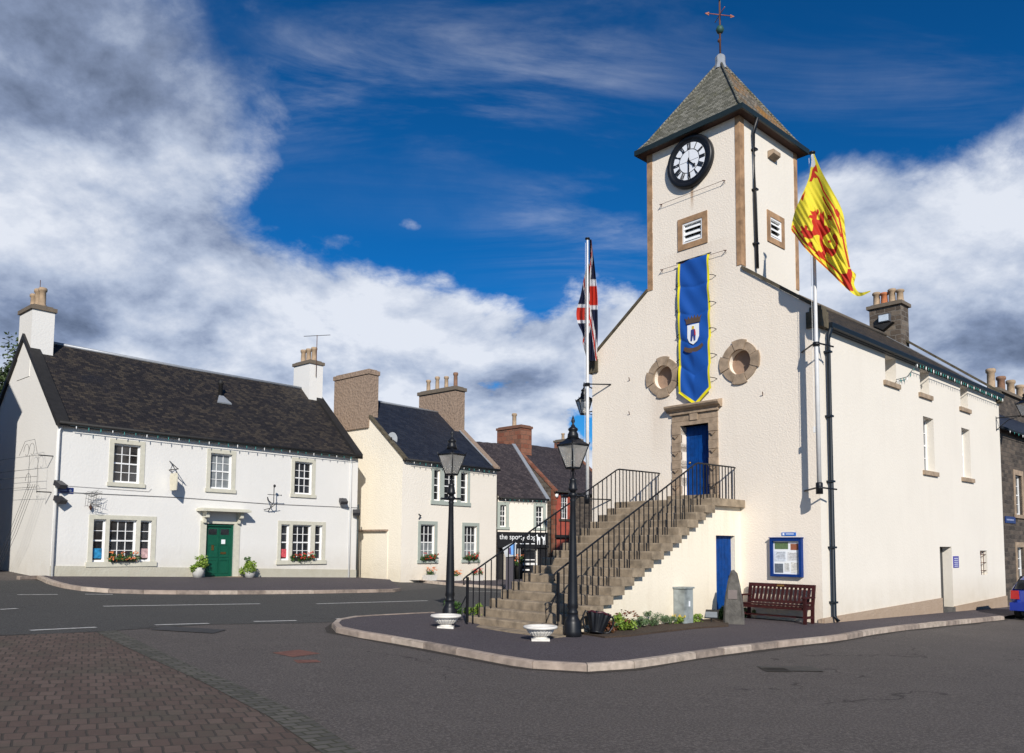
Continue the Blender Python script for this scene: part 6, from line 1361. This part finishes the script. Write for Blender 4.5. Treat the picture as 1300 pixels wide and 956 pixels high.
p = rx_(706, 629); m = MB(); m.lathe([(.0, 0), (.14, .0), (.14, .08), (.0, .1)], (0, 0, 0), 12, M=Matrix.Translation((p[0], -.02, p[1])) @ Matrix.Rotation(math.pi / 2, 4, 'X')); m.build('alarm_box', white_paint, rho)

# ------------------------------------------------------------------ dark stone house at the right
SBo = thing('dark_stone_house', 'dark rubble stone house with slate roof, at the right edge beyond the hall', 'house', TH)
yb0 = -DEP - .02; yb1 = -36
Bf = face_fn((.12, yb0, 0), (0, -1, 0), (-1, 0, 0)); BZ = plane_px(TH, 0, .12, 1283, 551).z + .1; BR = BZ + 2.4
bw = [(2.1, 3.0, 3.3, 4.9), (6.0, 6.9, 3.3, 4.9), (2.0, 2.9, .3, 2.0)]
m = MB(); wall_faces(m, Bf, [0, yb0 - yb1], -1.4, lambda s: BZ, bw, .16); m.build('front_wall', rubble_dark, SBo)
m = MB(); m.box(.12, 6.2, yb1, yb1 + .05, -1.4, BZ); m.build('end_wall', rubble_dark, SBo)
for w in bw: sash_window(Bf, SBo, *w, .14, 2, 4, sandstone, .2, sw=.25)
m = MB(); sheet_roof(m, (-.05, yb0, BZ - .02), (-.05, yb1, BZ - .02), (3.2, yb1, BR), (3.2, yb0, BR)); sheet_roof(m, (6.4, yb0, BZ - .02), (6.4, yb1, BZ - .02), (3.2, yb1, BR), (3.2, yb0, BR)); bro = m.build('roof', slate_blue, SBo)
m = MB(); m.tube([(-.10, yb0 - .02, BZ - .06), (-.10, yb1, BZ - .06)], .06, 8); m.build('gutter', navy_pipe, SBo)
cc = [plane_px(TH, 0, 2.6, x, y) for x, y in ((1258, 500), (1262, 486), (1306, 500))]
chimney(SBo, 2.3, 3.3, cc[2].y, cc[0].y, BR - 1.2, cc[0].z + .25, rubble_dark, 4, pot_h=1.05, pot_r=.20, potmat=[clay, clay, clay_brown, clay], cap_o=.12)
p = plane_px(TH, 0, .12, 1282, 660); r = thing('street_sign', 'small blue street sign on the dark stone house', 'sign', TH @ Matrix.Translation((.12, p.y, p.z)))
m = MB(); m.box(-.03, 0, -.62, .62, -.13, .13); m.build('plate', simple('sign_navy', (.008, .020, .13), .35), r); m = MB(); m.box(-.033, -.0305, -.4, .5, -.03, .03); m.build('lettering', simple('lettering_pale', (.25, .28, .42), .5), r)
light_string(TH, [(-.19, yb0 - .3, BZ - .12), (-.19, yb0 - 8, BZ - .12)], 'string of small lights under the eaves of the dark stone house', 14)

# ------------------------------------------------------------------ blue hatchback
p = gp(1284, 787, .0); CARM = Matrix.Translation((p[0], p[1], G(p[0], p[1]) - .0)) @ Matrix.Rotation(math.pi / 2 - math.radians(47.45), 4, 'Z') @ Matrix.Translation((.02, -.78, 0))
# x: forward (away), y: left; origin at the middle of the rear bumper
car = thing('blue_car', 'dark blue hatchback parked against the stone house at the right edge', 'car', CARM)
carp = simple('car_blue', (.008, .030, .26), .22, var=.05, spec=.7); tyre = simple('tyre', (.012, .012, .012), .8)
secs = [(0.0, .62, .38, .60, .60, .58), (.06, .78, .30, .92, .74, .92), (.30, .82, .24, 1.0, .70, 1.18), (.75, .83, .22, .98, .62, 1.40), (1.4, .83, .22, .95, .60, 1.45), (2.1, .83, .22, .93, .59, 1.42), (2.75, .83, .22, .92, .66, .98), (3.3, .82, .24, .86, .66, .90), (3.75, .76, .30, .74, .60, .78), (3.85, .66, .36, .62, .5, .66)]
m = MB(); m.smooth = True; ring = []
def csec(s):
    x, w, zb_, zs, wt, zt = s
    h = [(w * .86, zb_), (w, zb_ + .14), (w * 1.0, (zb_ + zs) / 2), (w * .97, zs), (wt + (w - wt) * .35, zs + (zt - zs) * .45), (wt, zt - .05), (wt * .8, zt), (0, zt + .02)]
    return [Vector((x, -a, z)) for a, z in h] + [Vector((x, a, z)) for a, z in reversed(h[:-1])]
R_s = [csec(s) for s in secs]; N = len(R_s[0])
def carfn(a, t): return None
b = 0
for r_ in R_s: m.v += r_
for j in range(len(R_s) - 1):
    for i in range(N - 1): m.f.append((j * N + i, (j + 1) * N + i, (j + 1) * N + i + 1, j * N + i + 1)); m.m.append(0); m.sm.append(True)
    m.f.append((j * N + N - 1, (j + 1) * N + N - 1, (j + 1) * N, j * N)); m.m.append(0); m.sm.append(False)
m.f.append(tuple(range(N))); m.f.append(tuple(reversed(range((len(R_s) - 1) * N, len(R_s) * N)))); m.m += [0, 0]; m.sm += [False] * 2
m.build('body', carp, car)
m = MB(); m.prism([(.06, -.70, .955), (.06, .70, .955), (.255, .60, 1.19), (.70, .55, 1.385), (.70, -.55, 1.385), (.255, -.60, 1.19)][:0] or [(.055, -.68, .95), (.055, .68, .95), (.335, .62, 1.235), (.335, -.62, 1.235)], (-.035, 0, .02)); m.build('rear_window', glass_dark, car)
for s in (-1, 1):
    m = MB(); m.prism([(.55, s * .815, 1.0), (2.5, s * .80, .98), (2.05, s * .665, 1.36), (.80, s * .675, 1.36)], (0, s * .025, .0)); m.build('side_window', glass_dark, car)
    m = MB(); m.prism([(.015, s * .78, .66), (.015, s * .54, .66), (.035, s * .56, .92), (.04, s * .77, .92)], (-.03, 0, 0)); m.prism([(.0, s * .77, .66), (.2, s * .835, .66), (.2, s * .83, .92), (.04, s * .77, .92)], (0, s * .02, 0)); m.build('tail_light', simple('tail_red', (.35, .01, .01), .25), car)
m = MB(); m.box(-.07, .10, -.80, .80, .30, .55); m.build('bumper', carp, car); m = MB(); m.box(-.02, .01, -.26, .26, .60, .71); m.build('number_plate', simple('plate_yellow', (.55, .42, .04), .4), car)
for x in (.72, 3.12):
    for s in (-1, 1):
        Mw = Matrix.Translation((x, s * .74, .30)) @ Matrix.Rotation(math.pi / 2, 4, 'X'); m = MB(); m.lathe([(.22, -.09), (.29, -.09), (.30, -.06), (.30, .06), (.29, .09), (.22, .09)], (0, 0, 0), 24, M=Mw); w_ = m.build('wheel', tyre, car); m = MB(); m.lathe([(.02, -.10), (.20, -.095), (.22, 0), (.20, .095), (.02, .10)], (0, 0, 0), 16, M=Mw); m.build('hubcap', simple('hub_grey', (.25, .26, .28), .35), w_)

# ------------------------------------------------------------------ left edge: shaded stone house, its roofs, a tree
lo = LH @ Matrix.Translation((-4.2, 8.4, 0)); ston = thing('shaded_stone_house', 'brown stone house in shade at the left edge behind the white gable', 'house', lo)
m = MB(); m.box(-9, 3.2, 0, 6, -1, 6.0); m.build('wall', harling_grey, ston); m = MB(); sheet_roof(m, (-9.2, -.2, 5.95), (3.4, -.2, 5.95), (3.4, 3, 7.0), (-9.2, 3, 7.0)); sheet_roof(m, (-9.2, 6.2, 5.95), (3.4, 6.2, 5.95), (3.4, 3, 7.0), (-9.2, 3, 7.0)); m.build('roof', slate_brown, ston)
m = MB(); m.box(-2.6, -1.6, 2.4, 3.4, 6, 8.0); m.build('chimney', harling_grey, ston)
nbh = thing('unseen_shadow_house', 'unseen tall house, added out of view to cast a shadow on the white gable', 'house', LH)  # added out of view; its corner is placed so its shadow darkens the gable's rear
m = MB(); m.box(-15, -5.3, -1.75, 7, -1.5, 9.8); m.build('wall', harling_grey, nbh)
m = MB(); m.prism([(-15.2, -2.0, 9.8), (-15.2, 7.2, 9.8), (-15.2, 2.6, 13.4)], (10.1, 0, 0)); m.build('roof', slate_brown, nbh)
def tree(M, label, h, cr, n, sz):
    r = thing('leafy_tree', label, 'tree', M); m = MB(); m.tube([(0, 0, -.3), (.1, 0, h * .35), (0, .1, h * .7)], [.28, .2, .08], 10)
    for k in range(7): t = k * .9; m.tube([(.05, 0, h * (.35 + .04 * k)), (math.cos(t) * cr * .6, math.sin(t) * cr * .6, h * (.6 + .04 * k))], [.09, .02], 6)
    m.build('trunk', simple('bark', (.07, .05, .035), .9), r); m = MB()
    for k in range(16): t = random.uniform(0, 6.28); q = random.random() ** .6; leaf_cloud(m, (math.cos(t) * cr * q * .7, math.sin(t) * cr * q * .7, h * .78 + random.uniform(-.25, .25) * h * .8), (cr * .38, cr * .38, h * .13), n // 16, sz)
    m.build('crown', leaf_tree, r)
P = EYE + ray(-2, 560) * (48 / ray(-2, 560).y); tree(Matrix.Translation((P.x, P.y, 0)), 'dark green tree showing above the roofs at the left edge', 13.6, 3.4, 5000, .16)
